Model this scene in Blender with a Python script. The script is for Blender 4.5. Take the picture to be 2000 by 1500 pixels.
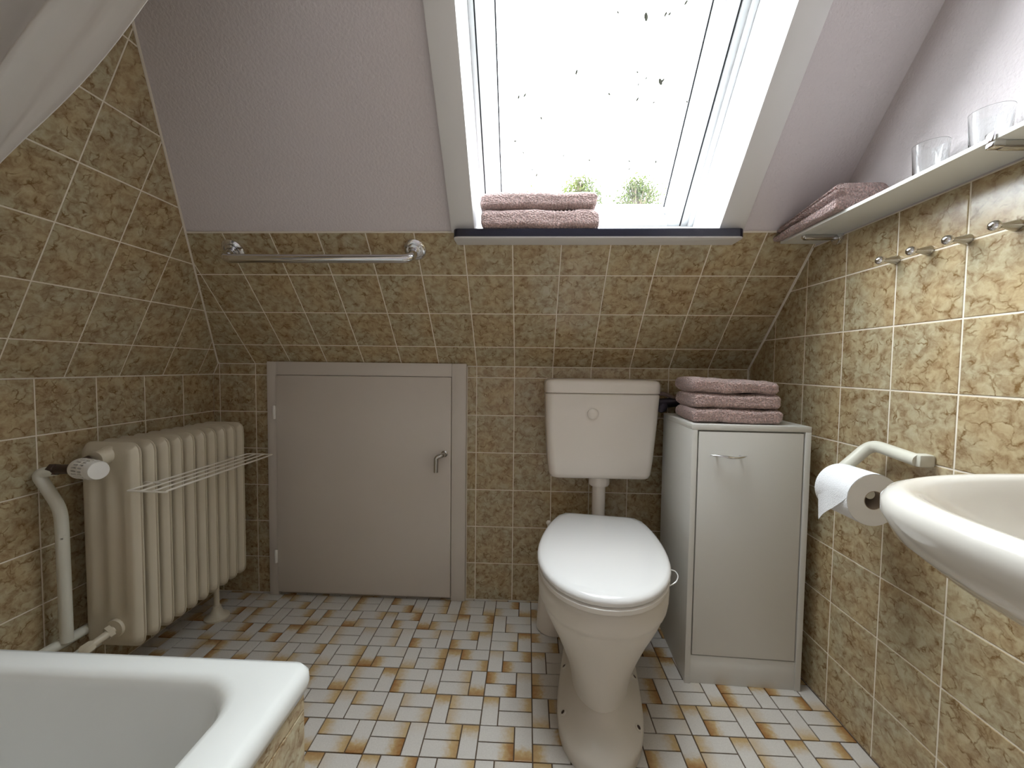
import bpy, bmesh, math, random
from mathutils import Vector, Matrix, noise
random.seed(7)
sin, cos, PI = math.sin, math.cos, math.pi
sc = bpy.context.scene
for o in list(bpy.data.objects): bpy.data.objects.remove(o)
COL = sc.collection
V = Vector

# ------------------------------------------------------------------ camera
CAM = V((0.0523, -1.5843, 0.9456)); FPX = 784.24
PITCH, ROLL, YAW = -0.04378, -0.01196, 0.03913
RW = Matrix.Rotation(YAW, 3, 'Z') @ Matrix.Rotation(PITCH, 3, 'X') @ Matrix.Rotation(ROLL, 3, 'Y')
cd = bpy.data.cameras.new('camera'); cam = bpy.data.objects.new('camera', cd); COL.objects.link(cam)
cd.sensor_width = 36.0; cd.lens = FPX / 2000 * 36.0; cd.clip_start = 0.02; cd.clip_end = 300
cam.matrix_world = Matrix.Translation(CAM) @ (RW @ Matrix.Rotation(PI / 2, 3, 'X')).to_4x4()
sc.camera = cam

# ------------------------------------------------------------------ sky and exposure
SKY = 7.6
EXPO = 1.75
w = bpy.data.worlds.new('overcast_sky'); sc.world = w; w.use_nodes = True
nt = w.node_tree; nt.nodes.clear()
wo = nt.nodes.new('ShaderNodeOutputWorld'); bg = nt.nodes.new('ShaderNodeBackground')
tc = nt.nodes.new('ShaderNodeTexCoord'); nz = nt.nodes.new('ShaderNodeTexNoise'); rp = nt.nodes.new('ShaderNodeValToRGB')
nz.inputs['Scale'].default_value = 2.2; nz.inputs['Detail'].default_value = 5
rp.color_ramp.elements[0].position = .35; rp.color_ramp.elements[0].color = (.90, .95, 1.0, 1)
rp.color_ramp.elements[1].position = .62; rp.color_ramp.elements[1].color = (.98, .99, 1.0, 1)
nt.links.new(tc.outputs['Generated'], nz.inputs['Vector']); nt.links.new(nz.outputs['Fac'], rp.inputs['Fac'])
nt.links.new(rp.outputs['Color'], bg.inputs['Color']); bg.inputs['Strength'].default_value = SKY
nt.links.new(bg.outputs[0], wo.inputs['Surface'])
vs = sc.view_settings
vs.view_transform = 'Standard'; vs.look = 'None'; vs.gamma = 1; vs.use_curve_mapping = False; vs.exposure = EXPO

# ------------------------------------------------------------------ room numbers (metres)
XR, XL = 0.9037, -1.2258            # right and left tiled walls
SA, SZ = 0.8432, 0.9442             # back slope: pitch, height of its foot
TA, TZ = 1.1328, 0.90               # left slope
P = 0.15                            # wall tile pitch
YR, ZC = -2.75, 2.30                # rear wall, ceiling
def slope(x, t, d=0.0): return V((x, -t * cos(SA) + d * sin(SA), SZ + t * sin(SA) + d * cos(SA)))
def lslope_x(z): return XL + (z - TZ) / math.tan(TA)
def slope_y(z): return -(z - SZ) / math.tan(SA)
def ray_dir(px, py): return RW @ V(((px - 1000) / FPX, 1, -(py - 750) / FPX))
def on_slope(px, py, d):
    n = V((0, sin(SA), cos(SA))); r = ray_dir(px, py)
    p0 = V((0, 0, SZ)) + n * d
    return CAM + r * (n.dot(p0 - CAM) / n.dot(r))

# light portal in the roof window opening (guides sampling of the sky, gives no light of its own)
pl = bpy.data.lights.new('roof_window_portal', 'AREA'); pl.shape = 'RECTANGLE'; pl.size = .78; pl.size_y = 1.12
po = bpy.data.objects.new('roof_window_portal', pl); COL.objects.link(po)
c = slope(.244, 1.03, .34); po.location = c
ux = V((1, 0, 0)); nz_ = V((0, sin(SA), cos(SA))); uy = nz_.cross(ux)
po.matrix_world = Matrix((( ux.x, uy.x, nz_.x, c.x), (ux.y, uy.y, nz_.y, c.y), (ux.z, uy.z, nz_.z, c.z), (0, 0, 0, 1)))
pl.cycles.is_portal = True

# ------------------------------------------------------------------ materials
M = {}
def mat(name, col, rough=.5, metal=0.0, spec=.5, bump=0.0, bscale=200.0, var=0.0, vscale=8.0, coat=0.0, sheen=0.0, trans=0.0, detail=3.0):
    m = bpy.data.materials.new(name); m.use_nodes = True; n = m.node_tree; b = n.nodes['Principled BSDF']
    b.inputs['Base Color'].default_value = (*col, 1); b.inputs['Roughness'].default_value = rough
    b.inputs['Metallic'].default_value = metal; b.inputs['Specular IOR Level'].default_value = spec
    if coat: b.inputs['Coat Weight'].default_value = coat; b.inputs['Coat Roughness'].default_value = .08
    if sheen: b.inputs['Sheen Weight'].default_value = sheen; b.inputs['Sheen Roughness'].default_value = .5
    t = n.nodes.new('ShaderNodeTexCoord')
    if var:
        z = n.nodes.new('ShaderNodeTexNoise'); z.inputs['Scale'].default_value = vscale; z.inputs['Detail'].default_value = 4
        n.links.new(t.outputs['Object'], z.inputs['Vector'])
        mx = n.nodes.new('ShaderNodeMix'); mx.data_type = 'RGBA'
        mx.inputs[6].default_value = (*[max(0, c * (1 - var)) for c in col], 1); mx.inputs[7].default_value = (*[min(1, c * (1 + var)) for c in col], 1)
        n.links.new(z.outputs['Fac'], mx.inputs[0]); n.links.new(mx.outputs[2], b.inputs['Base Color'])
    if bump:
        z = n.nodes.new('ShaderNodeTexNoise'); z.inputs['Scale'].default_value = bscale; z.inputs['Detail'].default_value = detail
        n.links.new(t.outputs['Object'], z.inputs['Vector'])
        bp = n.nodes.new('ShaderNodeBump'); bp.inputs['Strength'].default_value = bump; bp.inputs['Distance'].default_value = .004
        n.links.new(z.outputs['Fac'], bp.inputs['Height']); n.links.new(bp.outputs[0], b.inputs['Normal'])
    M[name] = m; return m
mat('plaster', (.69, .63, .64), .85, bump=.55, bscale=150, var=.03, vscale=3)
mat('ceiling_paint', (.74, .68, .65), .85, bump=.2, bscale=160)
mat('grout', (.86, .78, .66), .8, bump=.2, bscale=300)
mat('caulk', (.78, .71, .62), .6)
mat('floor_grout', (.10, .065, .04), .9)
mat('white_frame', (.78, .79, .80), .35)
mat('trim_paint', (.76, .74, .73), .45)
mat('gasket', (.012, .012, .016), .6)
mat('hatch_trim', (.64, .58, .52), .4, bump=.05, bscale=60)
mat('hatch_paint', (.64, .58, .52), .42, bump=.05, bscale=60, var=.02, vscale=5)
mat('radiator_paint', (.66, .59, .46), .33, var=.03, vscale=12)
mat('pipe_paint', (.68, .66, .57), .35)
mat('brown_metal', (.07, .045, .035), .4, .4)
mat('valve_white', (.78, .75, .70), .4)
mat('rack_wire', (.78, .73, .64), .3)
mat('chrome', (.74, .74, .76), .09, 1.0)
mat('steel', (.52, .51, .49), .22, 1.0)
mat('ceramic', (.70, .66, .60), .3, coat=.1, var=.02, vscale=6)
mat('cistern_plastic', (.78, .71, .64), .22, coat=.2)
mat('seat_plastic', (.80, .79, .78), .16, coat=.3)
mat('seat_ring', (.78, .75, .71), .25)
mat('pot_plastic', (.70, .64, .57), .35)
mat('sink_ceramic', (.74, .71, .66), .08, coat=.6)
mat('tub_enamel', (.72, .73, .71), .14, coat=.4)
mat('melamine', (.68, .67, .635), .4, var=.015, vscale=3)
mat('cabinet_inside', (.68, .67, .635), .6)
mat('shelf_white', (.80, .80, .76), .35)
mat('sill_dark', (.012, .012, .024), .25)
mat('sill_white', (.76, .73, .71), .5)
mat('paper', (.86, .86, .88), .9, bump=.5, bscale=500)
mat('paper_side', (.85, .84, .83), .95, bump=.3, bscale=900)
mat('cardboard', (.42, .34, .27), .9)
mat('hose', (.22, .16, .15), .4)
mat('valve_dark', (.07, .06, .08), .35, .5)
mat('speck', (.05, .045, .03), .9)
mat('bark', (.10, .075, .05), .9)
mat('lawn', (.06, .11, .03), .95, var=.3, vscale=.6)

def glass_thin(name, tint=(1, 1, 1), gl=.08):
    m = bpy.data.materials.new(name); m.use_nodes = True; n = m.node_tree; n.nodes.clear()
    out = n.nodes.new('ShaderNodeOutputMaterial'); tr = n.nodes.new('ShaderNodeBsdfTransparent'); g = n.nodes.new('ShaderNodeBsdfGlossy')
    tr.inputs[0].default_value = (*tint, 1); g.inputs['Roughness'].default_value = .02
    lw = n.nodes.new('ShaderNodeLayerWeight'); lw.inputs['Blend'].default_value = .5
    fr = n.nodes.new('ShaderNodeMapRange'); fr.inputs['From Min'].default_value = .3; fr.inputs['To Min'].default_value = .02; fr.inputs['To Max'].default_value = .35
    n.links.new(lw.outputs['Facing'], fr.inputs['Value'])
    mx = n.nodes.new('ShaderNodeMixShader')
    n.links.new(fr.outputs[0], mx.inputs[0]); n.links.new(tr.outputs[0], mx.inputs[1]); n.links.new(g.outputs[0], mx.inputs[2])
    n.links.new(mx.outputs[0], out.inputs['Surface']); M[name] = m
glass_thin('pane_glass', (.96, .985, .99))
def glass_solid():
    m = bpy.data.materials.new('tumbler_glass'); m.use_nodes = True; b = m.node_tree.nodes['Principled BSDF']
    b.inputs['Base Color'].default_value = (.97, .99, .99, 1); b.inputs['Transmission Weight'].default_value = 1
    b.inputs['Roughness'].default_value = .0; b.inputs['IOR'].default_value = 1.45; M['tumbler_glass'] = m
glass_solid()

def tile_material():
    m = bpy.data.materials.new('marbled_tile'); m.use_nodes = True; n = m.node_tree; L = n.links.new; b = n.nodes['Principled BSDF']
    N = n.nodes.new
    t = N('ShaderNodeTexCoord'); oi = N('ShaderNodeObjectInfo')
    mul = N('ShaderNodeMath'); mul.operation = 'MULTIPLY'; mul.inputs[1].default_value = 60.0
    L(oi.outputs['Random'], mul.inputs[0])
    cx = N('ShaderNodeCombineXYZ'); L(mul.outputs[0], cx.inputs[0]); L(mul.outputs[0], cx.inputs[2])
    add = N('ShaderNodeVectorMath'); add.operation = 'ADD'; L(t.outputs['Object'], add.inputs[0]); L(cx.outputs[0], add.inputs[1])
    # warp
    wz = N('ShaderNodeTexNoise'); wz.inputs['Scale'].default_value = 34; wz.inputs['Detail'].default_value = 4; L(add.outputs[0], wz.inputs['Vector'])
    sub = N('ShaderNodeVectorMath'); sub.operation = 'SUBTRACT'; sub.inputs[1].default_value = (.5, .5, .5); L(wz.outputs['Color'], sub.inputs[0])
    scl = N('ShaderNodeVectorMath'); scl.operation = 'SCALE'; scl.inputs['Scale'].default_value = .042; L(sub.outputs[0], scl.inputs[0])
    wadd = N('ShaderNodeVectorMath'); wadd.operation = 'ADD'; L(add.outputs[0], wadd.inputs[0]); L(scl.outputs[0], wadd.inputs[1])
    vo = N('ShaderNodeTexVoronoi'); vo.feature = 'DISTANCE_TO_EDGE'; vo.inputs['Scale'].default_value = 36; L(wadd.outputs[0], vo.inputs['Vector'])
    vr = N('ShaderNodeMapRange'); vr.inputs['From Min'].default_value = .0; vr.inputs['From Max'].default_value = .09
    vr.inputs['To Min'].default_value = 1; vr.inputs['To Max'].default_value = 0; L(vo.outputs['Distance'], vr.inputs['Value'])
    mk = N('ShaderNodeTexNoise'); mk.inputs['Scale'].default_value = 46; mk.inputs['Detail'].default_value = 3; L(add.outputs[0], mk.inputs['Vector'])
    mr = N('ShaderNodeMapRange'); mr.inputs['From Min'].default_value = .44; mr.inputs['From Max'].default_value = .64; L(mk.outputs['Fac'], mr.inputs['Value'])
    vm = N('ShaderNodeMath'); vm.operation = 'MULTIPLY'; L(vr.outputs[0], vm.inputs[0]); L(mr.outputs[0], vm.inputs[1])
    # mottling
    m1 = N('ShaderNodeTexNoise'); m1.inputs['Scale'].default_value = 44; m1.inputs['Detail'].default_value = 6; m1.inputs['Roughness'].default_value = .62; L(wadd.outputs[0], m1.inputs['Vector'])
    r1 = N('ShaderNodeValToRGB'); e = r1.color_ramp.elements
    e[0].position = .27; e[0].color = (.22, .14, .07, 1); e[1].position = .72; e[1].color = (.54, .49, .35, 1)
    k = e.new(.43); k.color = (.38, .30, .19, 1); k = e.new(.55); k.color = (.47, .405, .27, 1)
    L(m1.outputs['Fac'], r1.inputs['Fac'])
    # broad warm / green clouding
    m2 = N('ShaderNodeTexNoise'); m2.inputs['Scale'].default_value = 9; m2.inputs['Detail'].default_value = 2; L(add.outputs[0], m2.inputs['Vector'])
    r2 = N('ShaderNodeValToRGB'); r2.color_ramp.elements[0].position = .36; r2.color_ramp.elements[0].color = (1.04, .93, .80, 1)
    r2.color_ramp.elements[1].position = .64; r2.color_ramp.elements[1].color = (1.02, 1.01, .98, 1); L(m2.outputs['Fac'], r2.inputs['Fac'])
    mm = N('ShaderNodeMix'); mm.data_type = 'RGBA'; mm.blend_type = 'MULTIPLY'; mm.inputs[0].default_value = 1
    L(r1.outputs['Color'], mm.inputs[6]); L(r2.outputs['Color'], mm.inputs[7])
    vx = N('ShaderNodeMix'); vx.data_type = 'RGBA'; L(vm.outputs[0], vx.inputs[0]); L(mm.outputs[2], vx.inputs[6]); vx.inputs[7].default_value = (.19, .105, .035, 1)
    L(vx.outputs[2], b.inputs['Base Color'])
    b.inputs['Roughness'].default_value = .22; b.inputs['Specular IOR Level'].default_value = .45
    bz = N('ShaderNodeTexNoise'); bz.inputs['Scale'].default_value = 14; L(add.outputs[0], bz.inputs['Vector'])
    bp = N('ShaderNodeBump'); bp.inputs['Strength'].default_value = .12; bp.inputs['Distance'].default_value = .004
    L(bz.outputs['Fac'], bp.inputs['Height']); L(bp.outputs[0], b.inputs['Normal'])
    M['marbled_tile'] = m
tile_material()

def floor_tile_material():
    m = bpy.data.materials.new('mosaic_tile'); m.use_nodes = True; n = m.node_tree; L = n.links.new; N = n.nodes.new; b = n.nodes['Principled BSDF']
    uv = N('ShaderNodeUVMap'); uv.uv_map = 'uv'; at = N('ShaderNodeAttribute'); at.attribute_name = 'rnd'
    sx = N('ShaderNodeSeparateXYZ'); L(uv.outputs[0], sx.inputs[0])
    geo = N('ShaderNodeNewGeometry')
    z = N('ShaderNodeTexNoise'); z.inputs['Scale'].default_value = 90; z.inputs['Detail'].default_value = 4; L(geo.outputs['Position'], z.inputs['Vector'])
    zc = N('ShaderNodeMath'); zc.operation = 'MULTIPLY_ADD'; zc.inputs[1].default_value = .34; zc.inputs[2].default_value = -.17; L(z.outputs['Fac'], zc.inputs[0])
    ad = N('ShaderNodeMath'); ad.operation = 'ADD'; L(sx.outputs[0], ad.inputs[0]); L(zc.outputs[0], ad.inputs[1])
    mr = N('ShaderNodeMapRange'); mr.interpolation_type = 'SMOOTHSTEP'; mr.inputs['From Min'].default_value = .50; mr.inputs['From Max'].default_value = 1.04; L(ad.outputs[0], mr.inputs['Value'])
    ml = N('ShaderNodeMath'); ml.operation = 'MULTIPLY'; L(mr.outputs[0], ml.inputs[0]); L(at.outputs['Fac'], ml.inputs[1])
    z2 = N('ShaderNodeTexNoise'); z2.inputs['Scale'].default_value = 260; L(geo.outputs['Position'], z2.inputs['Vector'])
    base = N('ShaderNodeMix'); base.data_type = 'RGBA'; base.inputs[6].default_value = (.52, .485, .445, 1); base.inputs[7].default_value = (.66, .63, .59, 1); L(z2.outputs['Fac'], base.inputs[0])
    r = N('ShaderNodeValToRGB'); e = r.color_ramp.elements; e[0].color = (1, 1, 1, 1); e[1].color = (.50, .23, .06, 1); k = e.new(.4); k.color = (.80, .60, .32, 1)
    L(ml.outputs[0], r.inputs['Fac'])
    mx = N('ShaderNodeMix'); mx.data_type = 'RGBA'; mx.blend_type = 'MULTIPLY'; mx.inputs[0].default_value = 1; L(base.outputs[2], mx.inputs[6]); L(r.outputs['Color'], mx.inputs[7])
    L(mx.outputs[2], b.inputs['Base Color']); b.inputs['Roughness'].default_value = .42
    bp = N('ShaderNodeBump'); bp.inputs['Strength'].default_value = .2; bp.inputs['Distance'].default_value = .001
    L(z2.outputs['Fac'], bp.inputs['Height']); L(bp.outputs[0], b.inputs['Normal'])
    M['mosaic_tile'] = m
floor_tile_material()

def towel_material(name, col):
    m = mat(name, col, .95, spec=.1, sheen=.5)
    n = m.node_tree; L = n.links.new; N = n.nodes.new; b = n.nodes['Principled BSDF']
    t = N('ShaderNodeTexCoord'); v = N('ShaderNodeTexVoronoi'); v.inputs['Scale'].default_value = 330; L(t.outputs['Object'], v.inputs['Vector'])
    z = N('ShaderNodeTexNoise'); z.inputs['Scale'].default_value = 210; z.inputs['Detail'].default_value = 2; L(t.outputs['Object'], z.inputs['Vector'])
    zr = N('ShaderNodeMapRange'); zr.inputs['From Min'].default_value = .35; zr.inputs['From Max'].default_value = .65; L(z.outputs['Fac'], zr.inputs['Value'])
    mx = N('ShaderNodeMix'); mx.data_type = 'RGBA'; mx.inputs[6].default_value = (*[c * .72 for c in col], 1); mx.inputs[7].default_value = (*[min(1, c * 1.18) for c in col], 1)
    L(zr.outputs[0], mx.inputs[0]); L(mx.outputs[2], b.inputs['Base Color'])
    bp = N('ShaderNodeBump'); bp.inputs['Strength'].default_value = 1; bp.inputs['Distance'].default_value = .006
    L(zr.outputs[0], bp.inputs['Height']); L(bp.outputs[0], b.inputs['Normal'])
towel_material('towel_rose', (.65, .44, .41))
towel_material('towel_mauve', (.65, .44, .41))
towel_material('towel_rust', (.65, .44, .41))

def fabric_material():
    m = bpy.data.materials.new('curtain_fabric'); m.use_nodes = True; n = m.node_tree; n.nodes.clear(); N = n.nodes.new
    out = N('ShaderNodeOutputMaterial'); d = N('ShaderNodeBsdfDiffuse'); t = N('ShaderNodeBsdfTranslucent'); mx = N('ShaderNodeMixShader')
    d.inputs[0].default_value = (.74, .71, .67, 1); t.inputs[0].default_value = (.74, .68, .62, 1); mx.inputs[0].default_value = .35
    n.links.new(d.outputs[0], mx.inputs[1]); n.links.new(t.outputs[0], mx.inputs[2]); n.links.new(mx.outputs[0], out.inputs['Surface'])
    M['curtain_fabric'] = m
fabric_material()
def leaf_material():
    m = bpy.data.materials.new('leaf'); m.use_nodes = True; n = m.node_tree; n.nodes.clear(); N = n.nodes.new
    out = N('ShaderNodeOutputMaterial'); d = N('ShaderNodeBsdfDiffuse'); t = N('ShaderNodeBsdfTranslucent'); mx = N('ShaderNodeMixShader')
    d.inputs[0].default_value = (.04, .05, .02, 1); t.inputs[0].default_value = (.09, .11, .03, 1); mx.inputs[0].default_value = .45
    n.links.new(d.outputs[0], mx.inputs[1]); n.links.new(t.outputs[0], mx.inputs[2]); n.links.new(mx.outputs[0], out.inputs['Surface'])
    M['leaf'] = m
leaf_material()

# ------------------------------------------------------------------ helpers
def root_loc(o):
    return V((0, 0, 0)) if o is None else V(o.location) + root_loc(o.parent)
def finish(bm, name, smooth=None):
    bmesh.ops.recalc_face_normals(bm, faces=bm.faces)
    me = bpy.data.meshes.new(name); bm.to_mesh(me); bm.free()
    if smooth:
        for p in me.polygons: p.use_smooth = True
        me.set_sharp_from_angle(angle=math.radians(smooth))
    return me
def link(name, me, m, parent=None):
    o = bpy.data.objects.new(name, me); COL.objects.link(o)
    if m and me is not None and not me.materials: me.materials.append(M[m])
    if parent: o.parent = parent
    return o
def obj(name, bm, m, parent=None, smooth=40, local=False, base=None):
    """bm in world coordinates unless local; top-level meshes keep world coords about base."""
    if parent is not None and not local:
        bmesh.ops.translate(bm, verts=bm.verts, vec=-root_loc(parent))
    if parent is None and base is not None and not local:
        bmesh.ops.translate(bm, verts=bm.verts, vec=-V(base))
    o = link(name, finish(bm, name, smooth), m, parent)
    if parent is None and base is not None: o.location = base
    return o
def tag(o, label, cat, group=None):
    o['label'] = label; o['category'] = cat
    if group: o['group'] = group
    return o
def thing(name, label, cat, loc=(0, 0, 0), rz=0.0, group=None):
    o = bpy.data.objects.new(name, None); COL.objects.link(o); o.location = loc; o.rotation_euler = (0, 0, rz); o.empty_display_size = .05
    return tag(o, label, cat, group)
def struct(o): o['kind'] = 'structure'; return o
def nb(): return bmesh.new()
def box(bm, lo, hi, bev=0.0, xf=None, seg=2):
    b = bmesh.new()
    bmesh.ops.create_cube(b, size=1)
    lo, hi = V(lo), V(hi); s = hi - lo; c = (hi + lo) / 2
    for v in b.verts: v.co = V((v.co.x * s.x, v.co.y * s.y, v.co.z * s.z)) + c
    if bev: bmesh.ops.bevel(b, geom=list(b.edges), offset=bev, segments=seg, profile=.5, affect='EDGES')
    if xf:
        for v in b.verts: v.co = xf(v.co)
    me = bpy.data.meshes.new('t'); b.to_mesh(me); b.free(); bm.from_mesh(me); bpy.data.meshes.remove(me); return bm
def loft(bm, loops, cap0=True, cap1=True, closed=True):
    rows = [[bm.verts.new(p) for p in lp] for lp in loops]; n = len(rows[0])
    for a, b in zip(rows, rows[1:]):
        for i in range(n if closed else n - 1):
            j = (i + 1) % n
            try: bm.faces.new((a[i], a[j], b[j], b[i]))
            except ValueError: pass
    if cap0: bm.faces.new(rows[0][::-1])
    if cap1: bm.faces.new(rows[-1])
    return rows
def smooth_path(pts, n=6):
    pts = [V(p) for p in pts]; out = []
    for i in range(len(pts) - 1):
        p0 = pts[max(i - 1, 0)]; p1 = pts[i]; p2 = pts[i + 1]; p3 = pts[min(i + 2, len(pts) - 1)]
        for k in range(n):
            t = k / n
            out.append(.5 * ((2 * p1) + (-p0 + p2) * t + (2 * p0 - 5 * p1 + 4 * p2 - p3) * t * t + (-p0 + 3 * p1 - 3 * p2 + p3) * t ** 3))
    out.append(pts[-1]); return out
def bend_path(pts, r, n=6):
    """polyline with rounded corners"""
    pts = [V(p) for p in pts]; out = [pts[0]]
    for a, b, c in zip(pts, pts[1:], pts[2:]):
        d1 = (a - b); d2 = (c - b); q = min(r, d1.length * .49, d2.length * .49)
        s = b + d1.normalized() * q; e = b + d2.normalized() * q
        for k in range(n + 1):
            t = k / n; out.append((1 - t) ** 2 * s + 2 * t * (1 - t) * b + t * t * e)
    out.append(pts[-1]); return out
def tube(bm, pts, r, seg=12, caps=True, rf=None):
    pts = [V(p) for p in pts]; loops = []; nrm = None
    for i, p in enumerate(pts):
        t = (pts[min(i + 1, len(pts) - 1)] - pts[max(i - 1, 0)]).normalized()
        if nrm is None: nrm = t.orthogonal().normalized()
        nrm = (nrm - t * nrm.dot(t)).normalized(); bi = t.cross(nrm)
        rr = rf(i / (len(pts) - 1)) if rf else r
        loops.append([p + (nrm * cos(2 * PI * k / seg) + bi * sin(2 * PI * k / seg)) * rr for k in range(seg)])
    loft(bm, loops, caps, caps); return bm
def lathe(bm, prof, origin, axis=(0, 0, 1), seg=24, cap=True):
    ax = V(axis).normalized(); a = ax.orthogonal().normalized(); b = ax.cross(a); o = V(origin); loops = []
    for r, h in prof: loops.append([o + ax * h + (a * cos(2 * PI * k / seg) + b * sin(2 * PI * k / seg)) * max(r, 1e-4) for k in range(seg)])
    loft(bm, loops, cap, cap); return bm
def rrect(x0, x1, y0, y1, r, n=6):
    """rounded rectangle outline (2D), counter-clockwise"""
    out = []
    for cx, cy, a0 in ((x1 - r, y0 + r, -PI / 2), (x1 - r, y1 - r, 0), (x0 + r, y1 - r, PI / 2), (x0 + r, y0 + r, PI)):
        for k in range(n + 1):
            a = a0 + PI / 2 * k / n; out.append((cx + r * cos(a), cy + r * sin(a)))
    return out
def poly_prism(bm, pts, off):
    """prism: polygon pts (3D) extruded by vector off"""
    off = V(off); loft(bm, [[V(p) for p in pts], [V(p) + off for p in pts]]); return bm

# ------------------------------------------------------------------ tiles
def clip(poly, clipper):
    def inside(p, a, b): return (b[0] - a[0]) * (p[1] - a[1]) - (b[1] - a[1]) * (p[0] - a[0]) >= -1e-9
    def inter(p, q, a, b):
        x1, y1, x2, y2 = *p, *q; x3, y3, x4, y4 = *a, *b
        d = (x1 - x2) * (y3 - y4) - (y1 - y2) * (x3 - x4)
        t = ((x1 - x3) * (y3 - y4) - (y1 - y3) * (x3 - x4)) / d
        return (x1 + t * (x2 - x1), y1 + t * (y2 - y1))
    out = list(poly)
    for i in range(len(clipper)):
        a, b = clipper[i], clipper[(i + 1) % len(clipper)]; src, out = out, []
        for k in range(len(src)):
            p, q = src[k], src[(k + 1) % len(src)]
            if inside(p, a, b):
                out.append(p)
                if not inside(q, a, b): out.append(inter(p, q, a, b))
            elif inside(q, a, b): out.append(inter(p, q, a, b))
        if not out: return []
    r = []
    for p in out:
        if not r or (abs(p[0] - r[-1][0]) + abs(p[1] - r[-1][1])) > 1e-5: r.append(p)
    if len(r) > 1 and abs(r[0][0] - r[-1][0]) + abs(r[0][1] - r[-1][1]) < 1e-5: r.pop()
    return r
def area2(p): return .5 * sum(p[i][0] * p[(i + 1) % len(p)][1] - p[(i + 1) % len(p)][0] * p[i][1] for i in range(len(p)))
_tc = {}
def tile_mesh(poly, thick, bev, uv=None, rnd=None, key=None):
    """poly in local 2D round the cell centre, front face at z = 0, body behind it"""
    if key and key in _tc: return _tc[key]
    n = len(poly); cx = sum(p[0] for p in poly) / n; cy = sum(p[1] for p in poly) / n
    def inset(p):
        d = math.hypot(p[0] - cx, p[1] - cy); f = max(0, 1 - bev * 1.4 / d) if d > 1e-6 else 1
        return (cx + (p[0] - cx) * f, cy + (p[1] - cy) * f)
    vs_ = [(*p, -thick) for p in poly] + [(*p, -bev * .6) for p in poly] + [(*inset(p), 0) for p in poly]
    fs = []
    for k in range(2):
        for i in range(n):
            j = (i + 1) % n; fs.append((k * n + i, k * n + j, (k + 1) * n + j, (k + 1) * n + i))
    fs.append(tuple(range(2 * n, 3 * n)))
    me = bpy.data.meshes.new('tile'); me.from_pydata(vs_, [], fs); me.update()
    if uv:
        l = me.uv_layers.new(name='uv')
        for lp in me.loops:
            c_ = me.vertices[lp.vertex_index].co; l.data[lp.index].uv = (c_.x / uv[0] + .5, c_.y / uv[1] + .5)
        a = me.attributes.new('rnd', 'FLOAT', 'POINT')
        for d in a.data: d.value = rnd
    if key: _tc[key] = me
    return me
def tile_surface(parent, o, u, v, regions, u0, v0, pitch=P, joint=.0036, thick=.006, wob=.0016):
    """lay square tiles on the plane o + a*u + b*v; regions are convex CCW polygons in (a, b)"""
    o, u, v = V(o), V(u).normalized(), V(v).normalized(); n = u.cross(v); j = joint / 2
    B = Matrix((u, v, n)).transposed()
    for reg in regions:
        reg = reg if area2(reg) > 0 else reg[::-1]
        as_ = [p[0] for p in reg]; bs = [p[1] for p in reg]
        for i in range(math.floor((min(as_) - u0) / pitch), math.ceil((max(as_) - u0) / pitch)):
            for k in range(math.floor((min(bs) - v0) / pitch), math.ceil((max(bs) - v0) / pitch)):
                x0, y0 = u0 + i * pitch, v0 + k * pitch
                cell = [(x0 + j, y0 + j), (x0 + pitch - j, y0 + j), (x0 + pitch - j, y0 + pitch - j), (x0 + j, y0 + pitch - j)]
                q = clip(cell, reg)
                if len(q) < 3 or area2(q) < 4e-5: continue
                full = abs(area2(q) - (pitch - joint) ** 2) < 1e-7
                c_ = (x0 + pitch / 2, y0 + pitch / 2)
                me = tile_mesh([(p[0] - c_[0], p[1] - c_[1]) for p in q], thick, .0012, key=('w', pitch) if full else None)
                t = link('tile', me, 'marbled_tile', parent)
                W = Matrix.Rotation(random.uniform(-wob, wob), 3, 'X') @ Matrix.Rotation(random.uniform(-wob, wob), 3, 'Y')
                t.matrix_local = Matrix.Translation(o + u * c_[0] + v * c_[1]) @ (B @ W).to_4x4()

# ================================================================== THE SHELL
TH = .10
def slab(name, pts, off, m, parent=None, smooth=None):
    bm = nb(); poly_prism(bm, pts, off); return obj(name, bm, m, parent, smooth)
G = .0014     # grout level behind the tile face
# floor
floor = struct(slab('floor', [(XL - .05, .05, -.0030), (XR + .05, .05, -.0030), (XR + .05, YR - .05, -.0030), (XL - .05, YR - .05, -.0030)], (0, 0, -TH), 'floor_grout'))
# back knee wall
wall_back = struct(slab('wall_back', [(XL - .1, G, -.1), (XR + .1, G, -.1), (XR + .1, G, SZ + .004), (XL - .1, G, SZ + .004)], (0, TH, 0), 'grout'))
xs = lslope_x(SZ)
HX0, HX1, HZ = -.991, -.188, .954
tile_surface(wall_back, (0, 0, 0), (1, 0, 0), (0, 0, 1),
             [[(XL, 0), (HX0 - .003, 0), (HX0 - .003, SZ), (xs, SZ), (XL, TZ)], [(HX1 + .003, 0), (XR, 0), (XR, SZ), (HX1 + .003, SZ)]], 0, 0)
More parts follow.
